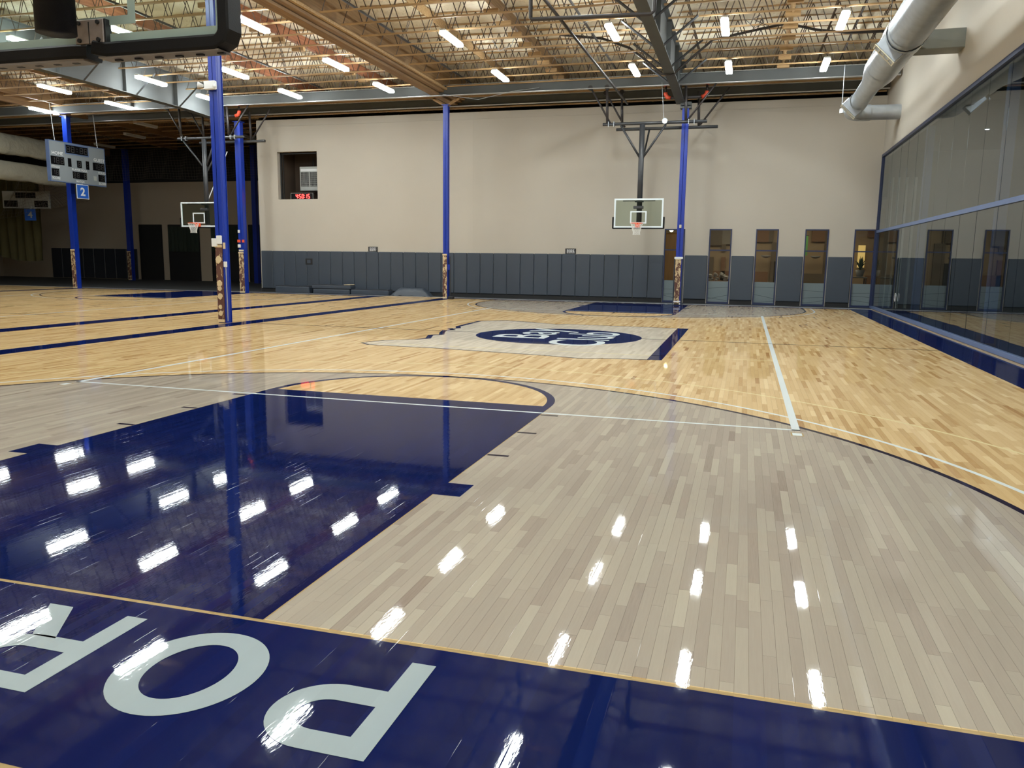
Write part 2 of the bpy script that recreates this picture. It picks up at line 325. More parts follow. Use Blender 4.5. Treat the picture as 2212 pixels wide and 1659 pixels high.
# ================================================================== FLOOR
X0, X1, Y0, Y1 = -47.0, 8.52, -8.5, 29.27
floor = struct(box(X0 - .1, Y0, -0.2, 14.0, 43.0, -0.0035).build('floor', 'slab'), 'glossy maple strip gymnasium floor with painted court markings', 'floor')
rub = box(X0, 29.33, -0.003, 8.6, 42.6, 0.0).build('edge_flooring', 'grey_floor', floor)
# strips, laid along y, random lengths; the same layout supplies single planks and the joined rest
qx, qy, ql = [], [], []
kx0 = int(math.floor(X0 / PW)); kx1 = int(math.floor(X1 / PW))
for k in range(kx0, kx1):
    y = Y0 - random.random()
    while y < Y1:
        ln = random.uniform(0.28, 1.05)
        a, b_ = max(y, Y0), min(y + ln, Y1)
        if b_ - a > 0.03: qx.append(k * PW); qy.append(a); ql.append(b_ - a)
        y += ln
qx = np.array(qx); qy = np.array(qy); ql = np.array(ql)
# strips also run on under the dark far courts
tone = np.clip(rng.normal(0.56, 0.18, len(qx)), 0, 1); tone[rng.random(len(qx)) < 0.07] *= 0.5
def project(P):
    d = P - np.array(CP); ww = d @ np.array(CF); return 1106 + 1718.84 * (d @ np.array(CR)) / ww, 829.5 - 1718.84 * (d @ np.array(CU)) / ww, ww
mx_ = qx + PW / 2; my_ = qy + ql / 2
px, py, dep = project(np.stack([mx_, my_, mx_ * 0], 1))
inview = (dep > 0.5) & (px > 0) & (px < 2212) & (py > 0) & (py < 1659)
bare = ~((np.abs(mx_) < 1.83) & (my_ < 5.75)) & ~((my_ < 0.02) & (my_ > -1.17)) & ~((mx_ > 7.63))
size = np.where(inview & bare, PW * ql * 1.67 / np.maximum(dep, 0.5) ** 3, 0)
top = set(np.argsort(-size)[:300].tolist())
G = 0.0005
def plank_arrays(ids):
    n = len(ids); x = qx[ids]; y = qy[ids]; l = ql[ids]
    V = np.zeros((n, 8, 3)); 
    V[:, :, 0] = (x + G)[:, None] + np.array([0, PW - 2 * G, PW - 2 * G, 0] * 2)[None]
    V[:, 0:2, 1] = (y + G)[:, None]; V[:, 2:4, 1] = (y + l - G)[:, None]; V[:, 4:6, 1] = (y + G)[:, None]; V[:, 6:8, 1] = (y + l - G)[:, None]
    V[:, 4:8, 2] = 0.0; V[:, 0:4, 2] = -0.003
    fq = np.array([[4, 5, 6, 7], [0, 1, 5, 4], [1, 2, 6, 5], [2, 3, 7, 6], [3, 0, 4, 7]])
    F = (np.arange(n)[:, None, None] * 8 + fq[None]).reshape(-1, 4)
    return V.reshape(-1, 3), F, np.repeat(tone[ids], 5)
def plank_mesh(name, ids):
    V, F, T = plank_arrays(np.array(ids)); me = bpy.data.meshes.new(name)
    me.vertices.add(len(V)); me.vertices.foreach_set('co', V.astype(np.float32).ravel())
    me.loops.add(len(F) * 4); me.loops.foreach_set('vertex_index', F.astype(np.int32).ravel())
    me.polygons.add(len(F)); me.polygons.foreach_set('loop_start', np.arange(0, len(F) * 4, 4, dtype=np.int32))
    me.update(calc_edges=True); a = me.attributes.new('tone', 'FLOAT', 'FACE'); a.data.foreach_set('value', T.astype(np.float32)); me.materials.append(M['floor']); me.shade_flat(); return me
for i in sorted(top):
    o = bpy.data.objects.new('plank', plank_mesh('plank', [i])); COL.objects.link(o); o.parent = floor
rest = [i for i in range(len(qx)) if i not in top]
o = bpy.data.objects.new('planks', plank_mesh('planks', rest)); COL.objects.link(o); o.parent = floor; o['kind'] = 'stuff'

# ---- painted markings (children of the floor)
Z1, Z2, Z3 = 0.0008, 0.0016, 0.0024
def decal(name, mb, m, label=None):
    o = mb.build(name, m, floor)
    if label: o['label'] = label
    return o
def quad(x0, y0, x1, y1, z): return MB().add([(x0, y0, z), (x1, y0, z), (x1, y1, z), (x0, y1, z)], [(0, 1, 2, 3)])
def marks_end(cx, y0, s, main=True):
    """markings of one court end; s=+1: baseline at y0, court towards +y"""
    Y = lambda v: y0 + s * v
    mb = quad(cx - 1.83, min(Y(0.012), Y(5.75)), cx + 1.83, max(Y(0.012), Y(5.75)), Z1)
    for sx in (-1, 1):
        a, b_ = sorted((cx + sx * 1.83, cx + sx * 2.035)); c, d = sorted((Y(2.12), Y(2.43)))
        mb.add([(a, c, Z1), (b_, c, Z1), (b_, d, Z1), (a, d, Z1)], [(0, 1, 2, 3)])
    decal('painted_key', mb, 'blue_paint', 'solid blue free-throw lane')
    if main and s > 0:
        e = MB()
        for sx in (-1, 1): e.add([(cx + sx * 1.83 - .008, Y(0.0125), Z1 / 2), (cx + sx * 1.83 + .008, Y(0.0125), Z1 / 2), (cx + sx * 1.83 + .008, Y(5.75), Z1 / 2), (cx + sx * 1.83 - .008, Y(5.75), Z1 / 2)], [(0, 1, 2, 3)])
        decal('bare_edge', e, 'tan_paint', 'thin tan line beside the blue lane')
    t = MB()
    for sx in (-1, 1):
        for yy in (3.36, 4.31, 5.24):
            a, b_ = sorted((cx + sx * 1.84, cx + sx * 2.03)); c, d = sorted((Y(yy - .025), Y(yy + .025)))
            t.add([(a, c, Z1), (b_, c, Z1), (b_, d, Z1), (a, d, Z1)], [(0, 1, 2, 3)])
    decal('lane_tick', t, 'dark_paint')
    decal('free_throw_circle', MB().ring(cx, Y(5.75), 1.735, 1.83, 0, PI, Z1, 64, s), 'blue_paint')
    def arc(R, wd, m, nm, xs):
        a = math.asin(min(1, 0.0)); mb = MB().ring(cx, Y(1.575), R - wd, R, 0, PI, Z1, 120, s)
        for sx in (-1, 1):
            p, q = sorted((cx + sx * R, cx + sx * (R - wd))); c, d = sorted((Y(0.0), Y(1.575)))
            mb.add([(p, c, Z1), (q, c, Z1), (q, d, Z1), (p, d, Z1)], [(0, 1, 2, 3)])
        return decal(nm, mb, m)
    arc(6.02, 0.06, 'dark_paint', 'three_point_line', 0)
    o = arc(6.32, 0.05, 'line_white', 'three_point_line', 0); o['label'] = 'white outer three-point line'
    if main: o = arc(7.24, 0.04, 'yellow_paint', 'three_point_line', 0); o['label'] = 'pale yellow outermost three-point line'
marks_end(0, 0.0, 1); marks_end(0, LEN, -1); marks_end(-19.34, LEN, -1, False); marks_end(-19.34, 0.0, 1, False)
decal('baseline_band', quad(-7.85, -1.17, 8.42, -0.013, Z1), 'blue_paint', 'wide blue band behind the near baseline')
decal('bare_edge', quad(-7.85, -0.013, 7.64, 0.012, Z1 / 2), 'tan_paint', 'tan line between key and blue band')
decal('bare_edge', quad(-7.85, -1.20, 8.42, -1.165, Z1 / 2), 'tan_paint')
decal('baseline_band', quad(-7.85, LEN + .02, 8.42, LEN + .60, Z1), 'blue_paint', 'blue band behind the far baseline')
decal('baseline_band', quad(-27.2, LEN + .02, -11.2, LEN + .60, Z1), 'blue_paint')
decal('sideline_band', quad(7.65, -1.17, 8.40, 29.25, Z1 * .7), 'blue_paint', 'blue band in front of the glass wall')
decal('sideline_band', quad(-8.42, -8.4, -7.86, 29.25, Z1 * .7), 'blue_paint', 'blue stripe nearest the lit court')
decal('sideline_band', quad(-11.85, -8.4, -11.2, 29.25, Z1 * .7), 'blue_paint', 'blue stripe of the far-left court')
decal('sideline_band', quad(-27.6, -8.4, -26.95, 29.25, Z1 * .7), 'blue_paint')
decal('bare_edge', quad(8.40, -1.2, 8.5, 29.25, Z1 * .7), 'tan_paint')
decal('centre_line', quad(-7.85, LEN / 2 - .025, 7.65, LEN / 2 + .025, Z2 * 1.2), 'dark_paint')
decal('centre_line', quad(-26.95, LEN / 2 - .025, -11.85, LEN / 2 + .025, Z2), 'dark_paint')
for cx in (0.0, -19.34):
    for sx in (-1, 1): decal('volleyball_sideline', quad(cx + sx * 4.47 - .04, 5.33, cx + sx * 4.47 + .04, 23.3, Z2), 'line_white')
    for yy in (5.35, 23.28): decal('volleyball_end_line', quad(cx - 4.51, yy - .025, cx + 4.51, yy + .025, Z2), 'line_white')
    for yy in (11.26, 17.02): decal('attack_line', quad(cx - 4.43, yy - .02, cx + 4.43, yy + .02, Z2), 'yellow_paint')
for sx in (-1, 1):
    decal('service_tick', quad(sx * 4.47 - .045, 5.08, sx * 4.47 + .045, 5.20, Z2), 'line_white')
    decal('bare_edge', quad(sx * 4.47 - .06, 5.06, sx * 4.47 + .06, 5.22, Z1), 'tan_paint')
# state-shaped logo at the centre
outline = [(-3.30, 11.20), (-3.25, 11.46), (-3.12, 11.78), (-2.59, 12.26), (-2.45, 12.54), (-2.67, 13.22), (-2.50, 13.45), (-2.68, 13.95), (-2.83, 14.53), (-2.66, 14.66), (-2.85, 14.9), (-2.74, 15.2), (-2.9, 15.6), (-2.96, 17.47), (-2.38, 17.99), (-1.5, 17.7), (-0.79, 17.3), (-0.55, 17.5), (0.5, 17.45), (2.35, 17.42), (2.38, 10.63), (1.6, 10.51), (1.27, 10.36), (0.57, 10.54), (-0.5, 10.70), (-1.63, 10.88), (-2.4, 10.9), (-3.05, 10.95)]
def tri_poly(pts, z):
    bm = bmesh.new(); vs = [bm.verts.new((p[0], p[1], z)) for p in pts]; f = bm.faces.new(vs)
    if f.normal.z < 0: pass
    bm.normal_update(); bmesh.ops.triangulate(bm, faces=[f])
    for f in bm.faces:
        if f.normal.z < 0: f.normal_flip()
    bm.verts.index_update(); mb = MB().add([tuple(v.co) for v in bm.verts], [tuple(v.index for v in f.verts) for f in bm.faces]); bm.free(); return mb
decal('state_emblem', tri_poly(outline, Z1), 'cream_stain', 'cream state-shaped emblem with navy outline at centre court')
lw = MB(); nO = len(outline)
for i in range(nO):
    a = Vector((*outline[i], 0)); b_ = Vector((*outline[(i + 1) % nO], 0)); d = (b_ - a); nrm = Vector((-d.y, d.x, 0)).normalized()
    w_ = 0.06 if (a.x < -2.3 and a.y > 12) else 0.03
    d = d.normalized() * 0.02
    lw.add([tuple(a - nrm * w_ - d + Vector((0, 0, Z1 * 1.5))), tuple(b_ - nrm * w_ + d + Vector((0, 0, Z1 * 1.5))), tuple(b_ + nrm * w_ + d + Vector((0, 0, Z1 * 1.5))), tuple(a + nrm * w_ - d + Vector((0, 0, Z1 * 1.5)))], [(0, 1, 2, 3)])
lw.add([(2.35, 10.63, Z2), (2.60, 10.63, Z2), (2.60, 17.42, Z2), (2.35, 17.42, Z2)], [(0, 1, 2, 3)])
decal('emblem_outline', lw, 'blue_paint')
decal('emblem_disc', MB().poly([(-.02 + 1.83 * math.cos(t * PI / 48), 14.2 + 1.83 * math.sin(t * PI / 48)) for t in range(96)], Z2), 'blue_paint')
text_obj('lettering', 'Bay', 2.45, 1.55, 'line_white', floor, (0.22, 13.45, Z3), (0, 0, PI / 2), 0.005)
text_obj('lettering', 'Club', 3.1, 1.15, 'line_white', floor, (1.22, 12.35, Z3), (0, 0, PI / 2), 0.005)
# PORTLAND: big letters on the near band, tops towards the camera side
def letter(shape, x_right, w_, h_, y_top=-0.15, far=False):
    """shape coordinates in a unit box; x runs right when upright"""
    return shape
def put_letter(mb, x0, w_, name='painted_letter', y=-0.15, h_=0.66, flip=True):
    vs = []
    for v in mb.v:
        if flip: vs.append((x0 - v[0] * w_, y - v[1] * h_, Z3))
        else: vs.append((x0 + v[0] * w_, y + v[1] * h_, Z3))
    m2 = MB(); m2.v = vs; m2.f = mb.f
    o = m2.build(name, 'white_paint', floor); return o
def bar(mb, x0, y0, x1, y1): return mb.add([(x0, y0, 0), (x1, y0, 0), (x1, y1, 0), (x0, y1, 0)], [(0, 1, 2, 3)])
def seg(mb, a, b_, w_):
    a = Vector((a[0], a[1], 0)); b_ = Vector((b_[0], b_[1], 0)); d = (b_ - a); n = Vector((-d.y, d.x, 0)).normalized() * w_ / 2
    return mb.add([tuple(a - n), tuple(b_ - n), tuple(b_ + n), tuple(a + n)], [(0, 1, 2, 3)])
def halfring(mb, cx, cy, rx, ry, tx, ty, a0=-PI / 2, a1=PI / 2, n=24):
    k = len(mb.v)
    for i in range(n + 1):
        t = a0 + (a1 - a0) * i / n; mb.v += [(cx + (rx - tx) * math.cos(t), cy + (ry - ty) * math.sin(t), 0), (cx + rx * math.cos(t), cy + ry * math.sin(t), 0)]
    for i in range(n): mb.f.append((k + 2 * i, k + 2 * i + 1, k + 2 * i + 3, k + 2 * i + 2))
    return mb
def LP():
    m = bar(MB(), 0, 0, .22, 1); bar(m, .22, .83, .55, 1); bar(m, .22, .36, .55, .53); return halfring(m, .55, .68, .45, .32, .22, .17)
def LO(): return halfring(MB(), .5, .5, .5, .5, .22, .17, 0, 2 * PI, 64)
def LR():
    m = bar(MB(), 0, 0, .2, 1); bar(m, .2, .845, .55, 1); bar(m, .2, .40, .55, .555); halfring(m, .55, .70, .40, .30, .20, .155); return m.add([(.45, .42, 0), (.68, .42, 0), (1.02, 0, 0), (.77, 0, 0)], [(3, 2, 1, 0)])
def LT(): m = bar(MB(), .40, 0, .61, .85); return bar(m, 0, .85, 1, 1)
def LL(): m = bar(MB(), 0, 0, .22, 1); return bar(m, .22, 0, 1, .15)
def LA(): m = MB().add([(0, 0, 0), (.21, 0, 0), (.61, 1, 0), (.39, 1, 0)], [(0, 1, 2, 3)]); m.add([(.79, 0, 0), (1, 0, 0), (.61, 1, 0), (.39, 1, 0)], [(0, 1, 2, 3)]); return bar(m, .22, .24, .78, .38)
def LN(): m = bar(MB(), 0, 0, .2, 1); bar(m, .8, 0, 1, 1); return m.add([(.2, 1, 0), (.2, .7, 0), (.8, 0, 0), (.8, .3, 0)], [(0, 1, 2, 3)])
def LD(): m = bar(MB(), 0, 0, .22, 1); bar(m, .22, .83, .45, 1); bar(m, .22, 0, .45, .17); return halfring(m, .45, .5, .55, .5, .22, .17)
adv = 2.755
for fn, w_, gap in ((LP, .48, .16), (LO, .60, .19), (LR, .55, .13), (LT, .50, .15), (LL, .42, .12), (LA, .58, .14), (LN, .52, .19), (LD, .53, 0)):
    if adv - w_ > -5:
        o = put_letter(fn(), adv, w_, y=-0.15)
    put_letter(fn(), -adv - 0.35 + 0.0, w_, y=LEN + .08, h_=0.42, flip=False)
    adv -= w_ + gap
# metal threshold between the wood floor and the rubber edge
trim = struct(box(X0, 29.26, -0.003, 8.5, 29.34, 0.012).build('trim_1', 'strip'), 'thin bright metal strip along the far end of the wood floor', 'floor strip')

# ================================================================== WALLS
WY = 30.4
wf = struct(empty('wall_far'), 'tall beige far wall above slate wall pads', 'wall')
mb = MB(); WX0 = -18.25
holes = [(-17.2, -15.15, 4.28, 6.42)] + [(a, b_, 0.02, 2.97) for a, b_ in ((.64, 1.46), (2.42, 3.29), (4.21, 5.06), (6.04, 6.90), (7.82, 8.58))]
xs = sorted(set([WX0, 8.6] + [h[0] for h in holes] + [h[1] for h in holes]))
for a, b_ in zip(xs[:-1], xs[1:]):
    h = [q for q in holes if q[0] <= a + 1e-6 and q[1] >= b_ - 1e-6]
    if h: mb.box(a, WY, -0.1, b_, WY + .25, h[0][2]); mb.box(a, WY, h[0][3], b_, WY + .25, 7.85)
    else: mb.box(a, WY, -0.1, b_, WY + .25, 7.85)
mb.build('wall_surface', 'wall', wf)
MB().box(-7.62, WY - .004, 1.93, -7.60, WY, 7.85).box(-17.6, WY - .02, 7.55, 8.58, WY, 7.57).build('wall_joint', 'wall', wf)
pm = MB().cbox(0.006, -0.055, 0.16, 0.604, 0, 1.92, 0.02).mesh('wall_pad', 'pad')
for k in range(31):
    inst('wall_pad', pm, wf, (-18.20 + k * 0.6075, WY, 0))
for a, b_ in ((1.49, 2.39), (3.32, 4.18), (5.09, 6.01), (6.93, 7.79)):
    MB().cbox(a, WY - .055, .16, b_, WY, 1.92, .02).build('wall_pad', 'pad', wf)
kb = MB().box(WX0, WY - .02, 0, .62, WY, .16)
for a, b_ in ((1.49, 2.39), (3.32, 4.18), (5.09, 6.01), (6.93, 7.79)): kb.box(a, WY - .02, 0, b_, WY, .16)
kb.build('kick_board', 'kick', wf)
# small square cut-out in one pad (outlet box)
MB().box(-15.83, WY - .065, 1.30, -15.47, WY - .055, 1.58).build('pad_cutout', 'black', wf)
MB().box(-15.74, WY - .075, 1.36, -15.56, WY - .065, 1.52).build('outlet_cover', 'pad', wf)
# tall windows of the far wall
for i, (a, b_, z0, z1) in enumerate(holes[1:]):
    wn = struct(empty('window_%d' % (i + 1), ((a + b_) / 2, WY, 0)), ['tall navy-framed window behind the far right blue column, oak door showing', 'tall navy window with grey stones behind it, second from the blue column', 'tall navy window with a dark chair back, middle of five', 'tall navy window with green banner edge, fourth from the blue column', 'tall navy window with potted plant and yellow light, beside the glass wall'][i], 'window')
    c = (a + b_) / 2; f = .045
    def wb(*q): return MB().box(*q)
    m_ = MB()
    m_.frame(a - c, z0 - .02, b_ - c, z1, f, -.03, .1, .08); m_.box(a - c + f, -.03, 2.11, b_ - c - f, .1, 2.16)
    m_.build('window_frame', 'navy', wn)
    MB().box(a - c + f, .03, 2.16, b_ - c - f, .036, z1 - f).build('pane', 'wglass', wn)
    MB().box(a - c + f, .03, .90, b_ - c - f, .036, 2.11).build('pane', 'wglass', wn)
    MB().box(a - c + f, .03, z0 + .06, b_ - c - f, .045, .90).build('pane', 'frost', wn)['label'] = 'frosted pale grey lower pane with dark curved lines'
# upper left opening with heater and clock
wr = struct(empty('window_6', (-16.18, WY, 5.35)), 'square dark opening high in the far wall with heater and red clock', 'window')
MB().box(-1.02, .25, -1.1, 1.03, .27, -1.07).build('sill', 'darkbrown', wr)
rm = MB().box(-1.3, 1.9, -1.4, 1.3, 1.95, 1.4).box(-1.3, .25, -1.4, -1.25, 1.9, 1.4).box(1.25, .25, -1.4, 1.3, 1.9, 1.4).box(-1.3, .25, 1.3, 1.3, 1.9, 1.35).box(-1.3, .25, -1.4, 1.3, 1.9, -1.35)
rm.build('recess_wall', 'darkbrown', wr)
MB().box(-1.0, .20, -1.07, -.93, .25, 1.07).box(-.86, .2, -1.07, -.83, .25, 1.0).box(-1.0, .2, .98, 1.03, .25, 1.03).build('window_frame', 'black', wr)
hn = tag(empty('unit_heater', (-15.98, WY + .75, 5.28), label='grey unit heater with black louvre grille in the wall opening', cat='heater'))
MB().cbox(-.52, 0, -.55, .52, .7, .55, .02).build('case', 'acgrey', hn)
MB().box(-.46, -.012, -.36, .46, 0, .30).build('grille_back', 'black', hn)
g = MB()
for k in range(8): g.box(-.46, -.03, -.34 + k * .09, .46, -.012, -.325 + k * .09)
for k in range(14): g.box(-.45 + k * .07, -.025, -.36, -.44 + k * .07, -.012, .30)
g.box(-.02, -.035, -.36, .02, -.01, .32); g.build('grille', 'acgrey', hn)
MB().box(-.45, -.02, .33, .46, 0, .44).build('top_band', 'white', hn)
MB().tube([(0, .35, .55), (0, .35, 1.0)], .02).build('hanger_rod', 'black', hn)
MB().tube([(.62, .3, .55), (.42, .3, .68), (.36, .3, .85)], .03).build('flex_conduit', 'galv', hn)
ck = tag(empty('digital_clock', (-15.98, WY + .12, 4.42), label='digital clock with glowing red digits 4:50:15', cat='clock'))
MB().cbox(-.62, 0, -.14, .52, .09, .14, .01).build('case', 'screen', ck)
MB().frame(-.63, -.15, .53, .15, .012, -.01, -.001).build('bezel', 'acgrey', ck)
SEG = {'0': 'abcdef', '1': 'bc', '2': 'abged', '3': 'abgcd', '4': 'fgbc', '5': 'afgcd', '6': 'afgcde', '7': 'abc', '8': 'abcdefg', '9': 'abcdfg'}
def seven(mb, ch, x, z, w_, h_, t, y0, y1, axis='x'):
    """seven-segment digit, lower left at (x, z), made of small bars"""
    P = {'a': (t * .6, h_ - t, w_ - t * .6, h_), 'g': (t * .6, h_ / 2 - t / 2, w_ - t * .6, h_ / 2 + t / 2), 'd': (t * .6, 0, w_ - t * .6, t), 'f': (0, h_ / 2 + t * .3, t, h_ - t * .5), 'b': (w_ - t, h_ / 2 + t * .3, w_, h_ - t * .5), 'e': (0, t * .5, t, h_ / 2 - t * .3), 'c': (w_ - t, t * .5, w_, h_ / 2 - t * .3)}
    for s_ in SEG[ch]:
        a, b_, c, d = P[s_]; mb.box(x + a, y0, z + b_, x + c, y1, z + d)
xx = -.37
for ch in '4:50:15':
    dg = MB()
    if ch == ':': MB().box(xx - .012, -.02, .03, xx + .012, -.005, .055).build('colon_dot', 'redem', ck); MB().box(xx - .012, -.02, -.055, xx + .012, -.005, -.03).build('colon_dot', 'redem', ck); xx += .032
    else: seven(dg, ch, xx, -.10, .105, .20, .028, -.02, -.005); dg.build('digit', 'redem', ck); xx += .14

# right: glass curtain wall with beige wall above
wrt = struct(empty('wall_right', (8.6, 0, 0)), 'beige wall above the glass on the right side', 'wall')
MB().box(0, -8.5, 5.72, .3, WY + .25, 9.25).build('wall_surface', 'wall', wrt)
cw = struct(empty('window_7', (8.6, 0, 0)), 'floor-to-height glass wall with slate blue mullions along the court', 'glass wall')
js = [30.35, 28.32, 26.63, 25.37, 23.93, 22.5, 20.98, 19.5, 18.05, 16.61, 15.08, 13.55, 12.0, 10.5, 9.0, 7.5, 6.0, 4.5, 3.0, 1.5, 0.0, -1.5, -3, -4.5, -6, -8.4]
for k, (a, b_) in enumerate(zip(js[1:], js[:-1])):
    for z0, z1 in ((.08, 2.83), (2.93, 5.62)):
        me = MB().box(-.006, -(b_ - a) / 2 + .006, z0, .006, (b_ - a) / 2 - .006, z1).mesh('glass_panel', 'cglass')
        inst('glass_panel', me, cw, (.02, (a + b_) / 2, 0), (0, 0, math.radians(random.uniform(-.22, .22))))
MB().box(-.03, -8.4, 2.83, .06, 30.38, 2.93).build('transom', 'mullion', cw)
MB().box(-.04, -8.4, 5.62, .1, 30.38, 5.72).build('head_rail', 'navy', cw)
MB().box(-.05, -8.4, 0, .08, 30.38, .08).build('sill_rail', 'mullion', cw)
MB().box(-.04, 30.30, 0, .08, 30.39, 5.7).build('corner_post', 'navy', cw)
for yy in (23.2, 15.6, 8.0, .4, -6.5):
    MB().box(.10, yy - .09, .08, .30, yy + .09, 5.62).build('mullion_post', 'mullion', cw)
# corridor behind the glass
cor = struct(empty('room_corridor'), 'dim corridor beyond the glass wall', 'wall')
MB().box(13.0, -8.5, 0, 13.2, 30.6, 5.9).build('wall_surface', 'corr', cor)
MB().box(8.9, -8.5, 5.85, 13.2, 30.6, 5.95).build('corridor_ceiling', 'corr', cor)
MB().box(8.9, WY + .2, 0, 13.2, WY + .3, 5.9).box(8.9, -8.6, 0, 13.2, -8.5, 5.9).build('corridor_end', 'corr', cor)
MB().box(8.9, -8.5, 0, 13.2, 30.6, .004).build('corridor_floor', 'grey_floor', cor)
for x_, w_ in ((9.05, .04), (9.25, .06), (9.52, .09), (9.82, .10), (10.2, .11)):  # added cream strips standing in for bright bands that show in the glass
    MB().box(x_ - w_ / 2, WY + .12, 0, x_ + w_ / 2, WY + .2, 4.9).build('bright_band_strip', 'pale_cream', cor)
for k in range(6):
    MB().box(12.92, 2.0 + k * 4.6, 0, 13.0, 4.2 + k * 4.6, 5.85).build('wall_panel', 'lob_dark', cor)
for q_, (x_, y_) in enumerate(((10.8, 25.5), (10.8, 21.0), (10.8, 17.5), (10.8, 14.0), (11.8, 19), (10.8, 9.0), (10.8, 4.0))):
    d_ = tag(empty('corridor_downlight', (x_, y_, 5.85)), 'small round downlight beyond the glass wall, ' + ['farthest of its row', 'second from the far end', 'third from the far end', 'fourth from the far end', 'set behind the row', 'second from the near end', 'nearest of its row'][q_], 'light', 'corridor downlights')
    MB().tube([(0, 0, 0), (0, 0, -.03)], .09, 12).build('trim_ring', 'white', d_); MB().tube([(0, 0, -.031), (0, 0, -.036)], .06, 12).build('lens', 'dot', d_)

# lobby behind the tall windows
lb = struct(empty('room_lobby'), 'dim tan lobby seen through the tall windows', 'room')
MB().box(-2, 36.5, 0, 13, 36.7, 4.2).build('wall_surface', 'lob_wall', lb)
MB().box(-2.1, WY + .25, 0, -2, 36.5, 4.2).box(13, WY + .3, 0, 13.1, 36.6, 4.2).build('lobby_side', 'lob_grey', lb)
MB().box(-2.1, WY + .3, 4.1, 13.1, 36.7, 4.2).build('lobby_ceiling', 'lob_grey', lb)
MB().box(-2.1, WY + .3, -.01, 13.1, 36.7, .003).build('lobby_floor', 'lob_brown', lb)
for a, b_, z0, z1, m_ in ((2.1, 2.75, 2.45, 4.1, 'lob_dark'), (2.75, 3.3, 2.5, 4.1, 'lob_grey'), (2.75, 2.95, 2.2, 2.5, 'lob_dark'), (4.3, 4.85, 2.62, 4.1, 'lob_brown'), (4.85, 5.05, 2.62, 4.1, 'lob_dark'), (6.72, 7.3, 2.65, 4.1, 'lob_brown'), (7.3, 7.6, 0, 4.1, 'lob_dark'), (9.08, 9.9, 2.85, 4.1, 'lob_brown'), (5.0, 5.35, 0, 2.6, 'lob_dark'), (2.1, 2.4, 0, 1.9, 'lob_dark'), (2.4, 4.9, 0, 1.25, 'lob_brown'), (6.4, 7.3, 0, 1.2, 'lob_dark'), (9.1, 9.9, 0, 1.15, 'lob_brown'), (2.75, 2.95, 0, 1.9, 'lob_brown')):
    MB().box(a, 36.35, z0, b_, 36.5, z1).build('wall_panel', m_, lb)
dr = struct(empty('door_1', (0.42, 35.9, 0)), 'oak door seen through the window behind the blue column', 'door')
MB().cbox(-.45, 0, 0, .55, .06, 3.0, .01).build('door_leaf', 'door', dr)
MB().tube([(-.38, -.08, 1.05), (-.38, 0, 1.05)], .03).build('door_handle', 'galv', dr)
MB().box(-.55, -.02, 0, -.45, .08, 3.1).box(.55, -.02, 0, .65, .08, 3.1).box(-.55, -.02, 3.0, .65, .08, 3.1).build('door_frame', 'lob_wall', dr)
gl = tag(empty('globe_lamp', (.62, 33.6, 3.05)), 'glowing yellow globe lamp high in the window behind the blue column', 'lamp')
MB().sphere((0, 0, 0), .085, 14).build('globe', 'bulb', gl, True); MB().tube([(0, 0, .08), (0, 0, 1.05)], .012).build('stem', 'black', gl)
pt = tag(empty('potted_plant', (8.32, 32.0, 1.16)), 'dark leafy plant in a grey pot on a table inside the lobby window', 'plant')
MB().tube([(0, 0, 0), (0, 0, .27)], [.12, .18], 16).build('pot', 'sconce', pt, True)
lf = MB()
for k in range(80):
    a = random.random() * 2 * PI; r_ = random.uniform(.03, .30); h_ = random.uniform(.22, .80) * (1.1 - r_); b0 = Vector((0, 0, .25)); t0 = Vector((r_ * math.cos(a), r_ * math.sin(a), h_ + .05)); mid = (b0 + t0) / 2 + Vector((0, 0, .08)); sd = Vector((-math.sin(a), math.cos(a), 0)) * .028
    lf.add([tuple(b0), tuple(mid - sd), tuple(t0), tuple(mid + sd)], [(0, 1, 2, 3)])
lf.build('foliage', 'green', pt)['kind'] = 'stuff'
tb = tag(empty('side_table', (8.25, 32.0, 0)), 'pale-topped table carrying the potted plant inside the lobby', 'table')
MB().cbox(-.6, -.3, 1.10, .33, .3, 1.155, .01).build('table_top', 'lob_grey', tb)
for sx in (-.55, .28):
    for sy in (-.25, .25): MB().box(sx - .02, sy - .02, 0, sx + .02, sy + .02, 1.1).build('leg', 'black', tb)
MB().box(8.72, 36.3, 1.5, 9.02, 36.34, 2.5).build('wall_niche', 'yellow', lb)
for k, xk in enumerate((4.75, 6.9)):
    sc = tag(empty('wall_sconce', (xk, 35.9, 2.0)), ['grey bowl sconce seen through the middle tall window', 'grey bowl sconce seen through the fourth tall window'][k], 'lamp')
    bw = MB(); bw.tube([(0, 0, -.12), (0, 0, -.08), (0, 0, 0)], [.05, .17, .24], 16); bw.build('bowl', 'sconce', sc, True); MB().tube([(0, 0, -.05), (0, .45, -.05)], .02).build('arm', 'sconce', sc)
sp_ = tag(empty('stone_pile', (2.8, 33.2, 0)), 'heap of grey stones seen through the second tall window', 'stones')
for k in range(26):
    a = random.uniform(-.5, .5); b0 = random.uniform(-.25, .25); MB().sphere((a, b0, .85 + random.uniform(0, .38) * (1 - abs(a))), random.uniform(.07, .12), 7, .7).build('stone', 'stone', sp_)
MB().cbox(-.65, -.4, 0, .65, .4, .86, .02).build('plinth', 'lob_brown', sp_)
ch = tag(empty('lobby_chair', (5.35, 33.0, 0)), 'dark high-backed chair seen through the middle tall window', 'chair')
MB().cbox(-.3, -.3, .42, .3, .3, .5, .03).build('seat', 'black', ch); MB().cbox(-.3, .24, .5, .3, .32, 1.75, .03).build('backrest', 'black', ch)
for sx in (-.27, .27):
    for sy in (-.27, .27): MB().box(sx - .02, sy - .02, 0, sx + .02, sy + .02, .42).build('leg', 'black', ch)
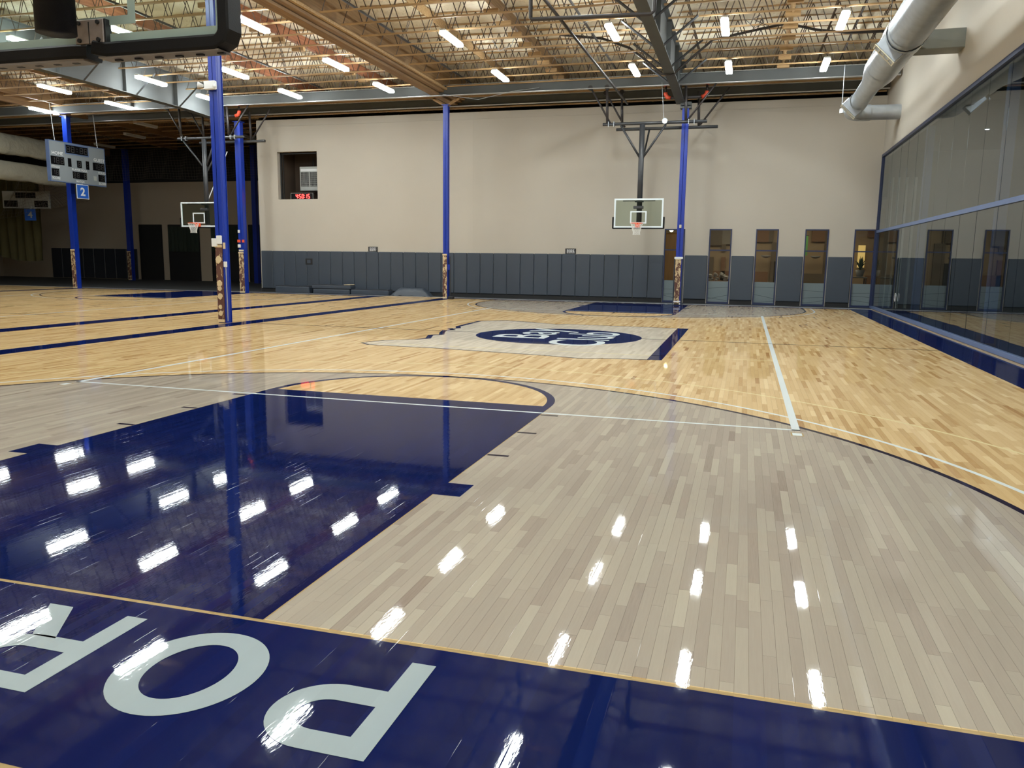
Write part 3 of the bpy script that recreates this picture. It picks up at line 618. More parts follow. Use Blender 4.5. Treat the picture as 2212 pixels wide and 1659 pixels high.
bn = tag(empty('green_banner', (6.30, 34.5, 2.3)), 'green hanging banner at the edge of the fourth tall window', 'banner')
MB().box(-.12, 0, -.3, .14, .02, .55).build('cloth', mat('green_cloth', (.10, .28, .08), .8), bn); MB().tube([(-.14, .01, .56), (.16, .01, .56)], .012).build('rod', 'black', bn); MB().tube([(0, .01, .56), (0, .01, 1.8)], .004, 5).build('cord', 'black', bn)
def area(name, loc, rot, sx, sy, e, col):
    d = bpy.data.lights.new(name, 'AREA'); d.shape = 'RECTANGLE'; d.size = sx; d.size_y = sy; d.energy = e; d.color = col
    o = bpy.data.objects.new(name, d); COL.objects.link(o); o.location = loc; o.rotation_euler = rot; return o
area('lobby_ceiling_light', (4.8, 33.5, 4.05), (0, 0, 0), 8, 2, 230, (1, .82, .55))
area('corridor_fill_light', (10.8, 14, 5.8), (0, 0, 0), 1, 20, 190, (1, .92, .8))  # added fill lamp, brightens the corridor and its cream strips; no fixture there

# dark far court walls
DY = 42.0
wd = struct(empty('wall_rear'), 'unlit taupe wall beyond the dark court', 'wall')
MB().box(-47.2, DY, -.1, -17.5, DY + .2, 6.35).build('wall_surface', 'wall_dark', wd)
MB().box(-47.2, DY + .0, 6.35, -17.5, DY + .3, 9.3).build('upper_bulkhead', 'black', wd)
for k in range(20):
    a = -42.6 + k * .9
    if a > -25 or any(a + .9 > q0 and a < q1 for q0, q1 in ((-35.2, -33.3), (-32.9, -30.4), (-29.6, -27.0), (-26.8, -25.2))): continue
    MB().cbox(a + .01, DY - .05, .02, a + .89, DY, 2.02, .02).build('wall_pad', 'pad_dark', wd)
for i, (a, b_) in enumerate(((-35.1, -33.4), (-32.8, -30.5), (-29.5, -27.1), (-26.7, -25.3))):
    dd = struct(empty('door_%d' % (i + 2), ((a + b_) / 2, DY - .06, 0)), ['dark doorway left of the distant basketball board', 'dark draped doorway under the distant basketball board', 'dark draped doorway right of the distant basketball board', 'dark doorway beside the distant blue column'][i], 'door')
    hw = (b_ - a) / 2
    MB().box(-hw, .02, 0, hw, .06, 3.58).build('door_leaf', 'black', dd); MB().box(-hw - .05, -.01, 0, -hw, .06, 3.62).box(hw, -.01, 0, hw + .05, .06, 3.62).box(-hw, -.01, 3.58, hw, .06, 3.63).build('door_frame', 'kick', dd)
    if i > 0:
        cu = MB(); n = 24; k0 = 0
        vs = []; 
        for j in range(n + 1):
            x_ = -hw + 2 * hw * j / n; yy = -.05 + .04 * math.sin(j * 1.9)
            vs += [(x_, yy, 1.9 if j % 2 else 1.85), (x_, yy, 3.5)]
        cu.add(vs, [(2 * j, 2 * j + 2, 2 * j + 3, 2 * j + 1) for j in range(n)]); cu.build('curtain_cloth', 'darkgreen', dd)
wl = struct(box(-47.3, -8.5, -.1, -47.0, 42.2, 9.3).build('wall_left', 'wall_dark'), 'far left gymnasium wall beyond the dark court', 'wall')
wn_ = struct(box(-47.3, -8.8, -.1, 14.0, -8.5, 9.3).build('wall_near', 'wall'), 'beige wall behind the photographer', 'wall')
wgap = struct(empty('wall_attic'), 'wall coloured black as the unlit space above the far wall', 'wall')
MB().box(-18.2, 37.0, 3.6, 8.9, 37.2, 9.3).box(-18.3, WY + .3, -.1, -18.2, DY, 9.3).build('wall_surface', 'black', wgap)  # black colour stands in for the unlit space over the lobby

# ================================================================== CEILING
DZ = 9.2
ceil = struct(empty('ceiling'), 'cream insulated roof deck over open-web wooden joists', 'ceiling')
dk = MB()
for k in range(22):     # insulation blankets, each sagging a little
    a = -47.2 + k * 2.6; n = 8
    vs = []
    for j in range(n + 1):
        x_ = a + 2.6 * j / n; z_ = DZ - .05 * math.sin(PI * j / n) 
        vs += [(x_, -8.8, z_), (x_, 42.3, z_)]
    dk.add(vs, [(2 * j, 2 * j + 1, 2 * j + 3, 2 * j + 2) for j in range(n)])
dk.build('insulation_blanket', 'deck', ceil)
MB().box(-47.3, -8.8, DZ + .03, 14, 42.3, DZ + .2).build('roof_deck', 'chord', ceil)
JZ = 8.3; JT = 9.18
def joist_meshes(L_):
    c = MB()
    for z0, z1 in ((JZ, JZ + .045), (JT - .045, JT)):
        c.box(0, -.03, z0, L_, .03, z1 - .004)
    wv = MB(); n = max(2, int(round(L_ / .70))); st = L_ / n
    for i in range(n):
        a = i * st
        for p, q in (((a + .05, JZ + .03), (a + st / 2, JT - .03)), ((a + st / 2, JT - .03), (a + st - .05, JZ + .03))):
            wv.tube([(p[0], 0, p[1]), (q[0], 0, q[1])], .0135, 4, False)
    return c.mesh('joist', 'chord'), wv.mesh('web_bars', 'webm')
bays = [(-46.5, -36.9, .3), (-36.7, -27.3, .6), (-27.1, -18.75, 0.0), (-18.35, -8.75, -.6), (-7.75, .95, 0.0), (1.45, 8.55, .35)]
for bi, (a, b_, off) in enumerate(bays):
    jm, wm = joist_meshes(b_ - a)
    for k in range(-17, 19):
        y_ = 20.22 + off + 1.22 * k
        if y_ < 3.0 or y_ > 41.5: continue
        if bi >= 4 and y_ > 30.0: continue
        if y_ < 8 and bi < 3: continue
        o = inst('joist', jm, ceil, (a, y_, 0)); inst('web_bars', wm, o)
# wooden purlins along y
def purlin(x, w_, z0, z1, m_, y0=2, y1=41.5, nm='wood_beam'): return MB().box(-w_ / 2, y0, z0, w_ / 2, y1, z1).build(nm, m_, ceil, loc=(x, 0, 0))
purlin(-8.46, .10, 8.12, 9.15, 'beam'); purlin(-8.25, .34, 8.02, 8.10, 'beam'); purlin(-8.0, .22, 8.12, 9.15, 'beam'); purlin(-7.80, .10, 8.2, 8.28, 'chord')
MB().box(-46, -.03, 8.12, 8.5, .03, 8.18).build('ledger_board', 'chord', ceil, loc=(0, 28.7, 0)); MB().box(-46, -.03, 7.93, 8.5, .03, 7.99).build('ledger_board', 'chord', ceil, loc=(0, 30.1, 0))
purlin(-11.1, .14, 8.78, 9.1, 'redbeam'); purlin(-3.45, .13, 8.78, 9.1, 'beam', 2, 30); purlin(-14.9, .13, 8.78, 9.1, 'redbeam')
purlin(-5.75, .045, 8.85, 9.1, 'chord', 2, 30); purlin(4.75, .06, 8.45, 9.1, 'chord', 2, 30); purlin(-22.8, .14, 8.5, 9.1, 'beam'); purlin(-31.5, .16, 8.3, 9.1, 'beam'); purlin(-27.2, .2, 8.1, 9.1, 'beam'); purlin(-36.8, .2, 8.0, 9.1, 'beam'); purlin(-26.48, .12, 8.33, 8.6, 'beam', 20, 34); purlin(-37.0, .9, 8.3, 8.5, 'beam', 30, 38)
bk = MB()
for k in range(8):
    y_ = 20.57 + 1.22 * k
    bk.box(4.55, y_ - .5, 8.36, 4.95, y_ - .38, 8.5)
bk.build('wood_blocking', 'chord', ceil)
bl = MB()
for k in range(12):
    y_ = 18.4 + 1.22 * k - .6
    for xx in (-11.1, -3.45): bl.box(xx - .22, y_ - .5, 8.55, xx + .22, y_ - .38, 8.68)
bl.build('wood_blocking', 'chord', ceil)
# cross members along x near the far wall
for nm, y_, z0, z1, m_, lbl in (('steel_channel', 27.6, 8.0, 8.36, 'steel', 'long grey steel channel crossing the ceiling before the far wall'), ('steel_channel', 29.7, 7.98, 8.28, 'steel', 'second grey steel channel directly above the far wall')):
    o = empty(nm, (0, y_, 0)); struct(o, lbl, 'beam')
    MB().box(-46.5, 0, z0, 8.55, .03, z1).build('web_plate', m_, o); MB().box(-46.5, -.09, z0 - .015, 8.55, .09, z0).box(-46.5, -.09, z1, 8.55, .09, z1 + .015).build('flange', 'strip' if y_ > 0 else m_, o)
# painted steel girders along y
def girder(x, zb, y1, label, dw=.16, depth=1.15):
    g = struct(empty('steel_girder', (x, 0, 0)), label, 'beam')
    prof = [(-4, zb), (y1 - 2.6, zb), (y1, zb - .10)]
    ww_ = .012
    m_ = MB()
    for (ya, za), (yb, zb2) in zip(prof[:-1], prof[1:]):
        m_.add([(-ww_, ya, za), (ww_, ya, za), (ww_, yb, zb2), (-ww_, yb, zb2), (-ww_, ya, zb + depth), (ww_, ya, zb + depth), (ww_, yb, zb + depth), (-ww_, yb, zb + depth)], [(0, 1, 2, 3)[::-1], (4, 5, 6, 7), (0, 1, 5, 4), (1, 2, 6, 5), (2, 3, 7, 6), (3, 0, 4, 7)])
    m_.build('web_plate', 'steel', g)
    fl = MB()
    for (ya, za), (yb, zb2) in zip(prof[:-1], prof[1:]):
        fl.add([(sx * dw, y_, z_ + dz) for (y_, z_) in ((ya, za), (yb, zb2)) for sx in (-1, 1) for dz in (-.025, 0)], [(0, 1, 3, 2), (4, 6, 7, 5), (0, 2, 6, 4), (1, 5, 7, 3), (0, 4, 5, 1), (2, 3, 7, 6)])
    fl.build('bottom_flange', 'steel', g)
    MB().box(-dw, -4, zb + depth, dw, y1, zb + depth + .02).build('top_flange', 'steel', g)
    for y_ in (10, 16, 19.5, 22.5, 25.3):
        MB().box(-dw + .01, y_ - .01, zb, dw - .01, y_ + .01, zb + depth).build('stiffener', 'steel', g)
    for y_ in (13, 15.6, 18, 20.5, 23, 25.4):
        for sx in (-1, 1):
            MB().tube([(sx * .14, y_, zb - .02), (sx * 1.05, y_, JZ + .02)], .035, 4).build('brace', 'mast', g)
    return g
gC = girder(1.21, 7.62, 28.6, 'grey steel girder running to the blue column beside the far basketball goal')
gD = girder(-18.6, 7.60, 28.6, 'deep grey steel girder upper left behind the near backboard', depth=1.2, dw=.17)
gF = girder(-36.8, 7.6, 28.6, 'grey steel girder over the dark far left court')
# ---- ceiling strip lights
def strip_light(lit=True):
    r_ = empty('strip_light')
    MB().cbox(-.09, -.78, .05, .09, .78, .11, .015).build('housing', 'white', r_)
    MB().cbox(-.105, -.75, -.03, .105, .75, .05, .02).build('lens', 'lightem' if lit else 'white', r_)
    for sy in (-.5, .5): MB().tube([(0, sy, .11), (0, sy, .27)], .006, 4).build('hanger', 'black', r_)
    return r_
proto = strip_light(); used = False
LX = [(-27.15, [27.2, 23.0]), (-22.65, [26.8, 23.4, 18.0]), (-17.75, [26.4, 23.0, 17.7, 12.6, 7.5]), (-13.9, [26.25, 22.6, 17.5, 12.4, 7.3]), (-9.72, [26.0, 22.3, 17.5, 11.9, 6.6, 1.5]), (-4.8, [25.1, 20.2, 15.4, 10.5, 5.5, .5]), (-.1, [25.3, 20.6, 15.4, 10.8, 5.6, -.6, -4.4]), (2.98, [25.6, 20.8, 15.4, 10.6, 5.6, .6, -4.4]), (6.0, [25.9, 20.9, 15.4, 10.6, 5.6, .6, -4.4])]
ordn = ['first', 'second', 'third', 'fourth', 'fifth', 'sixth', 'seventh', 'eighth', 'ninth']
for ci, (x_, ys) in enumerate(LX):
    for ri, y_ in enumerate(ys):
        o = proto if not used else copy_tree(proto); used = True
        o.location = (x_, y_, 8.03)
        tag(o, 'lit strip light, %s column from the glass wall, %s from the far wall' % (ordn[8 - ci], ordn[ri]), 'light', 'lit ceiling strip lights')
off = strip_light(False); fst = True
for i, (x_, y_) in enumerate(((-25.3, 31.5), (-22.0, 31.2), (-22.6, 36.0), (-28.6, 34.5), (-33.4, 37.5))):
    o = off if fst else copy_tree(off); fst = False
    o.location = (x_, y_, 8.03); tag(o, 'unlit strip light over the dark court, %s from the left' % ordn[[2, 4, 3, 1, 0][i]], 'light', 'unlit strip lights')
# ---- sprinkler and gas pipes under the deck
def pipe_thing(name, pts, r_, m_, label, cat='pipe', n=8):
    o = MB().tube(pts, r_, n).build(name, m_, None, True); return tag(o, label, cat)
pipe_thing('sprinkler_pipe', [(-6.9, 3, 8.5), (-6.9, 28, 8.5)], .035, 'pipe', 'dark sprinkler pipe between the brown beam and the cream purlin')
pipe_thing('sprinkler_pipe', [(-1.0, 3, 8.5), (-1.0, 27, 8.5)], .035, 'pipe', 'dark sprinkler pipe left of the grey girder')
pipe_thing('sprinkler_pipe', [(-13.2, 6, 8.5), (-13.2, 28, 8.5)], .035, 'pipe', 'dark sprinkler pipe left of the red brown beam')
pipe_thing('sprinkler_pipe', [(6.6, 3, 8.62), (6.6, 28, 8.62)], .035, 'pipe', 'dark sprinkler pipe beside the round duct')
pipe_thing('hanging_strut', [(-1.0, 15.0, 7.70), (-.85, 29.0, 7.66)], .04, 'pipe', 'long dark pole slanting across the ceiling towards the far basketball goal')
pipe_thing('trapeze_pipe', [(-.74, 14, 9.0), (-.72, 14, 6.66), (-.70, 14, 6.63), (1.78, 14, 6.57), (1.84, 14, 6.62), (1.9, 14, 9.0)], .042, 'pipe', 'dark u-shaped hanging pipe at the top centre')
pipe_thing('sagging_cable', [(-2.4, 24, 9.0), (-1.0, 24, 8.80), (-.11, 24, 8.46), (.5, 24, 8.0), (.96, 24, 7.60), (1.28, 24, 7.55), (1.81, 24, 8.0), (2.5, 24, 8.55), (3.88, 24, 8.78), (4.68, 24, 8.9), (5.5, 24, 8.67), (6.42, 24, 8.52), (7.57, 24, 8.50)], .04, 'pipe', 'black cable bundle sagging under the grey girder')
for i, (pts, l) in enumerate((([(-1.3, 21, 8.75), (-1.1, 21, 8.45), (-.9, 21, 8.5), (-.75, 21, 8.8)], 'thin white cord looped left of the grey girder'), ([(3.5, 21.5, 8.4), (3.75, 21.5, 8.15), (4.0, 21.5, 8.3), (3.9, 21.5, 8.5), (3.7, 21.5, 8.4), (4.1, 21.5, 8.2)], 'coil of thin cable beside the ceiling light'), ([(-4.3, 22.4, 8.6), (-4.0, 22.4, 8.2), (-3.6, 22.4, 8.35), (-3.4, 22.4, 8.8)], 'pale cord drooping beside a ceiling light'), ([(-7.9, 27.5, 8.02), (-6.4, 27.4, 7.75), (-5, 27.4, 8.0), (-4.0, 27.5, 8.1)], 'pale cord drooping beneath the brown beam end'))):
    cu_ = []
    for a, b_ in zip(pts[:-1], pts[1:]):
        for t in range(4): cu_.append(tuple(Vector(a).lerp(Vector(b_), t / 4)))
    pipe_thing('loose_cable', cu_ + [pts[-1]], .01, 'galv' if i != 1 else 'pipe', l, 'cable', 5)
sn = tag(empty('hanging_sensor', (6.72, 27.1, 0)), 'small white sensor on a thin rod beside the duct elbow', 'sensor')
MB().tube([(0, 0, 8.3), (0, 0, 6.85)], .012, 6).build('rod', 'galv', sn); MB().tube([(0, 0, 6.72), (0, 0, 6.86)], .07, 12).build('sensor_head', 'white', sn)

# ---- round duct
DXc, DZc = 7.05, 6.78
dc = tag(empty('round_duct', (DXc, 0, DZc)), 'galvanized round air duct under the ceiling beside the right wall', 'duct')
sgs = [(-8.4, -1, .44), (-1, 3.5, .44), (3.5, 8, .44), (8, 12.5, .44), (12.5, 17, .43), (17, 20.4, .42)]
for a, b_, r_ in sgs:
    MB().tube([(0, a, 0), (0, b_, 0)], r_, 32, False).build('duct_section', 'galv', dc, True)
    MB().tube([(0, b_ - .03, 0), (0, b_ + .03, 0)], r_ + .012, 32, False).build('seam_band', 'galv', dc, True)
MB().tube([(0, 20.4, 0), (0, 21.0, 0), (0, 22.6, -.02), (0, 23.0, -.02)], [.42, .42, .28, .27], 32, False).build('reducer', 'galv', dc, True)
MB().tube([(0, 22.9, -.02), (0, 26.7, -.02)], .27, 28, False).build('duct_section', 'galv', dc, True)
el = [(0, 26.6, -.02)] + [(.45 - .45 * math.cos(t), 27.0 + .45 * math.sin(t), -.02) for t in [PI / 2 * k / 6 for k in range(7)]] + [(.62, 27.45, -.02)]
MB().tube(el, .27, 24, False).build('elbow', 'galv', dc, True)
MB().tube([(.6, 27.45, -.02), (1.56, 27.45, -.02)], .25, 24, False).build('branch_duct', 'galv', dc, True)
MB().cbox(.2, 19.1, .02, 1.56, 19.75, .46, .01).build('square_branch', mat('dull_zinc', (.20, .21, .19), .55, noise=.15, nscale=3), dc)
for y_, r_ in ((17.6, .43), (25.4, .28)):
    dfu = MB().cbox(-r_ - .15, -.16, -.29, -r_ * .55, .16, .29, .01).build('diffuser', 'galv', dc, loc=(0, y_, 0), rot=(0, -PI / 4, 0))
    MB().tube([(0, -.30, 0), (0, .30, 0)], r_ + .015, 24, False).build('saddle', 'galv', dc, True, loc=(0, y_, 0))
    q = MB(); x_ = -r_ - .155
    q.box(x_ - .015, -.17, -.30, x_, .17, -.265).box(x_ - .015, -.17, .265, x_, .17, .30).box(x_ - .015, -.17, -.265, x_, -.135, .265).box(x_ - .015, .135, -.265, x_, .17, .265)
    q.build('diffuser_rim', 'pale_cream', dfu)
    for k in range(3): MB().box(x_ - .008, -.135, -.15 + k * .14, x_ + .01, .135, -.13 + k * .14).build('diffuser_slat', 'pale_cream', dfu)
for y_ in (5, 10, 15, 20): MB().tube([(0, y_, .42), (0, y_, 1.5)], .01, 5).build('hanger_rod', 'pipe', dc)

# ================================================================== COLUMNS
def column(x, y, ztop, label, wx=.24, wy=.22, wrap=1.84, blobs=False, glued=True):
    c = struct(empty('steel_column', (x, y, 0)), label, 'column')
    t = .014
    z0 = 0.0
    h = MB()   # wide-flange section
    h.box(-wx / 2, -wy / 2, z0, wx / 2, -wy / 2 + t, ztop).box(-wx / 2, wy / 2 - t, z0, wx / 2, wy / 2, ztop).box(-t / 2, -wy / 2, z0, t / 2, wy / 2, ztop)
    h.box(wx / 2 - .03, -wy / 2 + t, z0, wx / 2 - .018, wy / 2 - t, ztop).box(-wx / 2 + .018, -wy / 2 + t, z0, -wx / 2 + .03, wy / 2 - t, ztop)
    h.build('shaft', 'blue', c)
    MB().box(-wx / 2 - .05, -wy / 2 - .05, ztop - .03, wx / 2 + .05, wy / 2 + .05, ztop).build('cap_plate', 'blue', c)
    if glued:
        b_ = MB(); n = 10      # bare face with ragged foam edges
        for i in range(n):
            z_a = wrap * i / n; j = random.uniform(-.004, .006)
            b_.box(-wx / 2 - .004 + j, -wy / 2 - .022, z_a + .02, wx / 2 * .72 + j, -wy / 2 - .001, z_a + wrap / n + .02)
        b_.build('glue_residue', 'glue2' if blobs else 'glue', c)
        MB().cbox(-wx / 2 - .02, -wy / 2 - .035, wrap + .0, wx / 2 * .75, -wy / 2 - .001, wrap + .07, .008).build('foam_strip', 'foam', c)
        MB().cbox(-wx / 2 - .01, -wy / 2 - .03, 0.02, wx / 2 * .7, -wy / 2 - .001, .09, .006).build('foam_strip', 'foam', c)
        if blobs:
            for zz, rr in ((1.56, .085), (.98, .075), (.86, .06), (.66, .07), (.40, .05), (.24, .06)):
                pts = [(rr * (1 + random.uniform(-.15, .15)) * math.cos(t_ * PI / 10), rr * 1.1 * (1 + random.uniform(-.12, .12)) * math.sin(t_ * PI / 10)) for t_ in range(20)]
                q = MB(); q.v = [(-.03 + p[0], -wy / 2 - .022, zz + p[1]) for p in pts] + [(-.03 + p[0] * .9, -wy / 2 - .036, zz + p[1] * .9) for p in pts]
                q.f = [tuple(range(20, 40))] + [(i, (i + 1) % 20, 20 + (i + 1) % 20, 20 + i) for i in range(20)]
                q.build('foam_blob', 'foam', c)
    return c
cA = column(-8.59, 14.2, 8.0, 'nearest blue steel column with round cream foam patches near its foot', .215, .24, 1.86, True)
MB().cbox(-.20, -.17, 1.88, -.04, -.13, 2.08, .01).build('junction_box', 'white', cA, rot=(0, 0, .05)); MB().cbox(-.05, -.18, 1.94, .09, -.13, 2.15, .01).build('junction_box', 'white', cA)
MB().cbox(.10, -.14, 1.38, .19, -.10, 1.52, .01).build('outlet_box', 'white', cA); MB().tube([(.155, -.12, 0.05), (.155, -.12, 1.38)], .012, 6).build('conduit', 'galv', cA)
MB().tube([(.155, -.12, 1.52), (.150, -.12, 8.0)], .012, 6).build('conduit', 'blue', cA)
MB().cbox(.11, -.15, 1.83, .17, -.12, 1.98, .005).build('foam_strip', 'foam', cA)
MB().cbox(-.16, -.08, .40, -.14, .02, .50, .005).cbox(-.16, -.08, .24, -.14, .02, .34, .005).build('bolt_tab', 'blue', cA)
em = tag(empty('emergency_light', (-8.62, 14.02, 5.66)), 'white twin-head emergency light high on the nearest blue column', 'light')
MB().cbox(-.14, -.06, -.09, .17, .04, .11, .02).build('case', 'white', em)
MB().tube([(-.16, -.04, 0), (-.27, -.10, .02)], [.03, .07], 12).build('lamp_head', 'white', em, True); MB().tube([(.16, -.05, -.03), (.20, -.1, -.03)], [.03, .05], 12).build('lamp_head', 'white', em, True)
cB = column(-8.0, 28.15, 7.75, 'blue steel column standing before the middle of the beige far wall', .20, .2, 1.78)
MB().tube([(.17, 0, 0), (.17, 0, 1.75)], .03).build('drain_pipe', 'mast', cB); MB().cbox(.1, -.12, 0, .34, .08, .12, .02).build('foot_block', 'black', cB); MB().cbox(.10, -.1, 1.2, .19, -.06, 1.42, .01).build('outlet_box', 'blue', cB)
wbk = MB()
for sx in (-1, 1): wbk.tube([(0, 0, 7.35 + .35), (sx * .55, 0, 8.0)], .06, 4)
wbk.build('timber_knee', 'beam', cB)
cC = column(1.42, 28.45, 7.40, 'blue steel column beside the far basketball goal', .24, .22, 1.72)
MB().cbox(-.17, -.15, 1.76, .15, -.125, 1.84, .008).build('white_strap', 'white', cC); MB().cbox(-.04, -.14, 2.93, .04, -.11, 3.05, .005).build('switch_plate', 'pale_cream', cC)
MB().cbox(.13, -.1, 0, .17, .1, 1.8, .01).cbox(-.18, -.1, 0, -.15, .1, 1.8, .01).build('side_guard', 'pad', cC)
MB().box(-.2, -.16, 7.3, .2, .16, 7.52).build('haunch', 'steel', cC)
MB().box(-.14, -.14, .03, .12, -.12, .08).box(-.14, -.14, .12, .12, -.12, .17).build('tape_band', 'white', cC)
cD = column(-17.75, 28.3, 7.45, 'blue steel column beside the left end of the beige wall', .28, .24, 1.76)
MB().cbox(-.17, -.17, 2.25, -.03, -.12, 2.37, .005).cbox(.07, -.17, 2.25, .17, -.12, 2.37, .005).build('alarm_horn', 'red', cD)
MB().cbox(-.16, -.17, 2.02, -.02, -.12, 2.16, .01).build('switch_box', 'white', cD); MB().cbox(-.12, -.16, 1.86, .12, -.13, 1.93, .01).build('warning_label', 'pale_cream', cD); MB().cbox(-.14, -.16, 2.66, -.04, -.13, 2.80, .01).build('switch_box', 'white', cD)
cE = column(-27.05, 28.3, 8.0, 'blue steel column behind the hanging scoreboard', .26, .24, 1.8)
cF = column(-34.2, 40.0, 8.2, 'dark blue column against the unlit wall with a narrow cream streak', .3, .26, 1.8)
cG = column(-24.9, 40.0, 8.2, 'dark blue column partly hidden behind the column with red horns', .28, .26, 1.8, glued=False)

# ================================================================== FAR BASKETBALL GOALS
def goal(cx, label, left_x, right_x, mast_dx=0.0, full_pad=True):
    g = tag(empty('basketball_goal', (cx, LEN - 1.22, 0)), label, 'basketball goal')
    W2, z0, z1 = .915, 2.90, 3.97
    t = .06
    MB().frame(-W2, z0, W2, z1, t, 0, .04).build('board_frame', 'frame', g)
    MB().box(-W2 + t, .012, z0 + t, W2 - t, .024, z1 - t).build('board_glass', 'clear', g)
    s_ = .305; q = .05
    MB().frame(-s_, 3.05, s_, 3.51, q, 0, .01).build('target_square', 'frame', g)
    pd = MB().cbox(-W2 - .04, -.02, z0 - .05, W2 + .04, .06, z0 + .0, .015)
    for sx in (-1, 1): pd.cbox(*( (-W2 - .06, -.02, z0 - .04, -W2 - .0, .06, z0 + .40) if sx < 0 else (W2 + .0, -.02, z0 - .04, W2 + .06, .06, z0 + .40)), .015)
    pd.build('edge_padding', 'rubber', g)
    rim_ = MB().tube([(.2286 * math.cos(a), -.38 + .2286 * math.sin(a), 3.05) for a in [2 * PI * k / 28 for k in range(28)]], .011, 8, False, True)
    rim_.cbox(-.09, -.17, 2.90, .09, -.0, 3.055, .01).tube([(-.1, -.16, 3.045), (-.16, -.22, 3.045)], .012, 6).tube([(.1, -.16, 3.045), (.16, -.22, 3.045)], .012, 6)
    rm_ = rim_.build('rim', 'orange', g, False)
    nt = MB(); n = 12; lv = [(3.045, .225), (2.93, .19), (2.82, .155), (2.71, .125), (2.62, .135)]
    for a_, ((za, ra), (zb, rb)) in enumerate(zip(lv[:-1], lv[1:])):
        for k in range(n):
            t0 = 2 * PI * (k + .5 * (a_ % 2)) / n
            for dlt in (-.5, .5):
                t1 = t0 + dlt * 2 * PI / n
                nt.tube([(ra * math.cos(t0), -.38 + ra * math.sin(t0), za), (rb * math.cos(t1), -.38 + rb * math.sin(t1), zb)], .0055, 4, False)
    nt.build('net', 'net', rm_)
    mx = mast_dx
    MB().tube([(mx, .22, 3.0), (mx, .22, 6.66)], .10, 16).build('mast', 'mast', g, True)
    MB().cbox(mx - .20, .0, 3.60, mx + .16, .2, 3.70, .01).cbox(mx - .16, .04, 3.84, mx + .16, .2, 3.90, .01).box(-.6, .05, 3.87, .6, .08, 3.90).build('board_bracket', 'mast', g)
    zp = 6.64
    for (yy, zz, xa, xb, nm) in ((.22, zp + .06, left_x, right_x, 'crossbar'), (1.25, zp + .02, left_x + .35, right_x + .35, 'crossbar')):
        MB().tube([(xa, yy, zz), (xb, yy, zz)], .058, 10).build(nm, 'mast', g, True)
    for sx, xt in ((-1, -.80), (1, .86)):
        MB().tube([(mx, .22, 5.38), (xt, .22, zp)], .04, 8).build('diagonal_brace', 'mast', g, True)
    MB().tube([(mx + .02, .25, 5.2), (mx + .14, 1.25, zp)], .035, 8).build('back_strut', 'mast', g, True)
    for yy, dx in ((.22, 0), (1.25, .4)):
        MB().tube([(left_x + .17 + dx, yy, zp + .06), (left_x + .12 + dx, yy, 8.0)], .05, 8).build('hanger_pipe', 'pipe', g, True)
        MB().tube([(left_x + .28 + dx, yy, zp + .1), (left_x - .52 + dx, yy, 8.08)], .035, 8).build('sway_brace', 'pipe', g, True)
        MB().tube([(right_x - .75 + dx, yy, zp + .06), (right_x - .80 + dx, yy, 7.95)], .05, 8).build('hanger_pipe', 'pipe', g, True)
        MB().tube([(right_x - .7 + dx, yy, zp + .1), (right_x + .30 + dx, yy, 8.05)], .035, 8).build('sway_brace', 'pipe', g, True)
        for xx in (left_x + .12 + dx, left_x - .5 + dx): MB().tube([(xx, yy - .06, 8.03), (xx, yy + .06, 8.03)], .09, 10).build('beam_clamp', 'pipe', g)
    cl = MB()
    for xx in (left_x + .22, left_x + .42, right_x - .65, right_x - .45): cl.box(xx - .012, .15, zp - .03, xx + .012, .29, zp + .15)
    cl.build('u_bolts', 'galv', g)
    MB().tube([(.82, .10, zp + .10), (.82, .13, zp + .10)], .10, 16).build('pulley', 'galv', g); MB().tube([(.78, .11, zp + .2), (.66, .11, 8.1)], .006, 5).build('winch_cable', 'galv', g)
    return g
g1 = goal(-.07, 'ceiling-hung basketball goal with black edge pad before the beige far wall', -1.48, 2.32)
g2 = goal(-19.34, 'ceiling-hung basketball goal over the dark far left court', -1.05, 2.3, .28)
MB().tube([(.25, .3, 3.97), (.95, .9, 6.2)], .02, 6).build('stay_rod', 'strip', g2)
def red_rig(x, y, label):
    r_ = tag(empty('sprinkler_manifold', (x, y, 0)), label, 'pipe')
    MB().tube([(-.62, 0, 7.66), (.62, 0, 7.66)], .055, 10).build('header_pipe', 'pipe', r_, True)
    for sx in (-1, 1):
        MB().tube([(sx * .56, 0, 7.66), (sx * .68, 0, 7.69), (sx * .75, 0, 7.80), (sx * .75, 0, 7.86)], .075, 10).build('elbow', 'red', r_, True)
        MB().tube([(sx * .75, 0, 7.84), (sx * .75, 0, 8.14)], .045, 8).build('riser', 'pipe', r_, True)
        MB().tube([(sx * .75, 0, 8.08), (sx * .77, 0, 8.17), (sx * .88, 0, 8.24)], .07, 10).build('elbow', 'red', r_, True)
    return r_
red_rig(1.42, 28.22, 'black sprinkler pipe with red elbows above the column by the far goal'); red_rig(-18.3, 28.1, 'black sprinkler pipe with red elbows above the goal over the dark court')

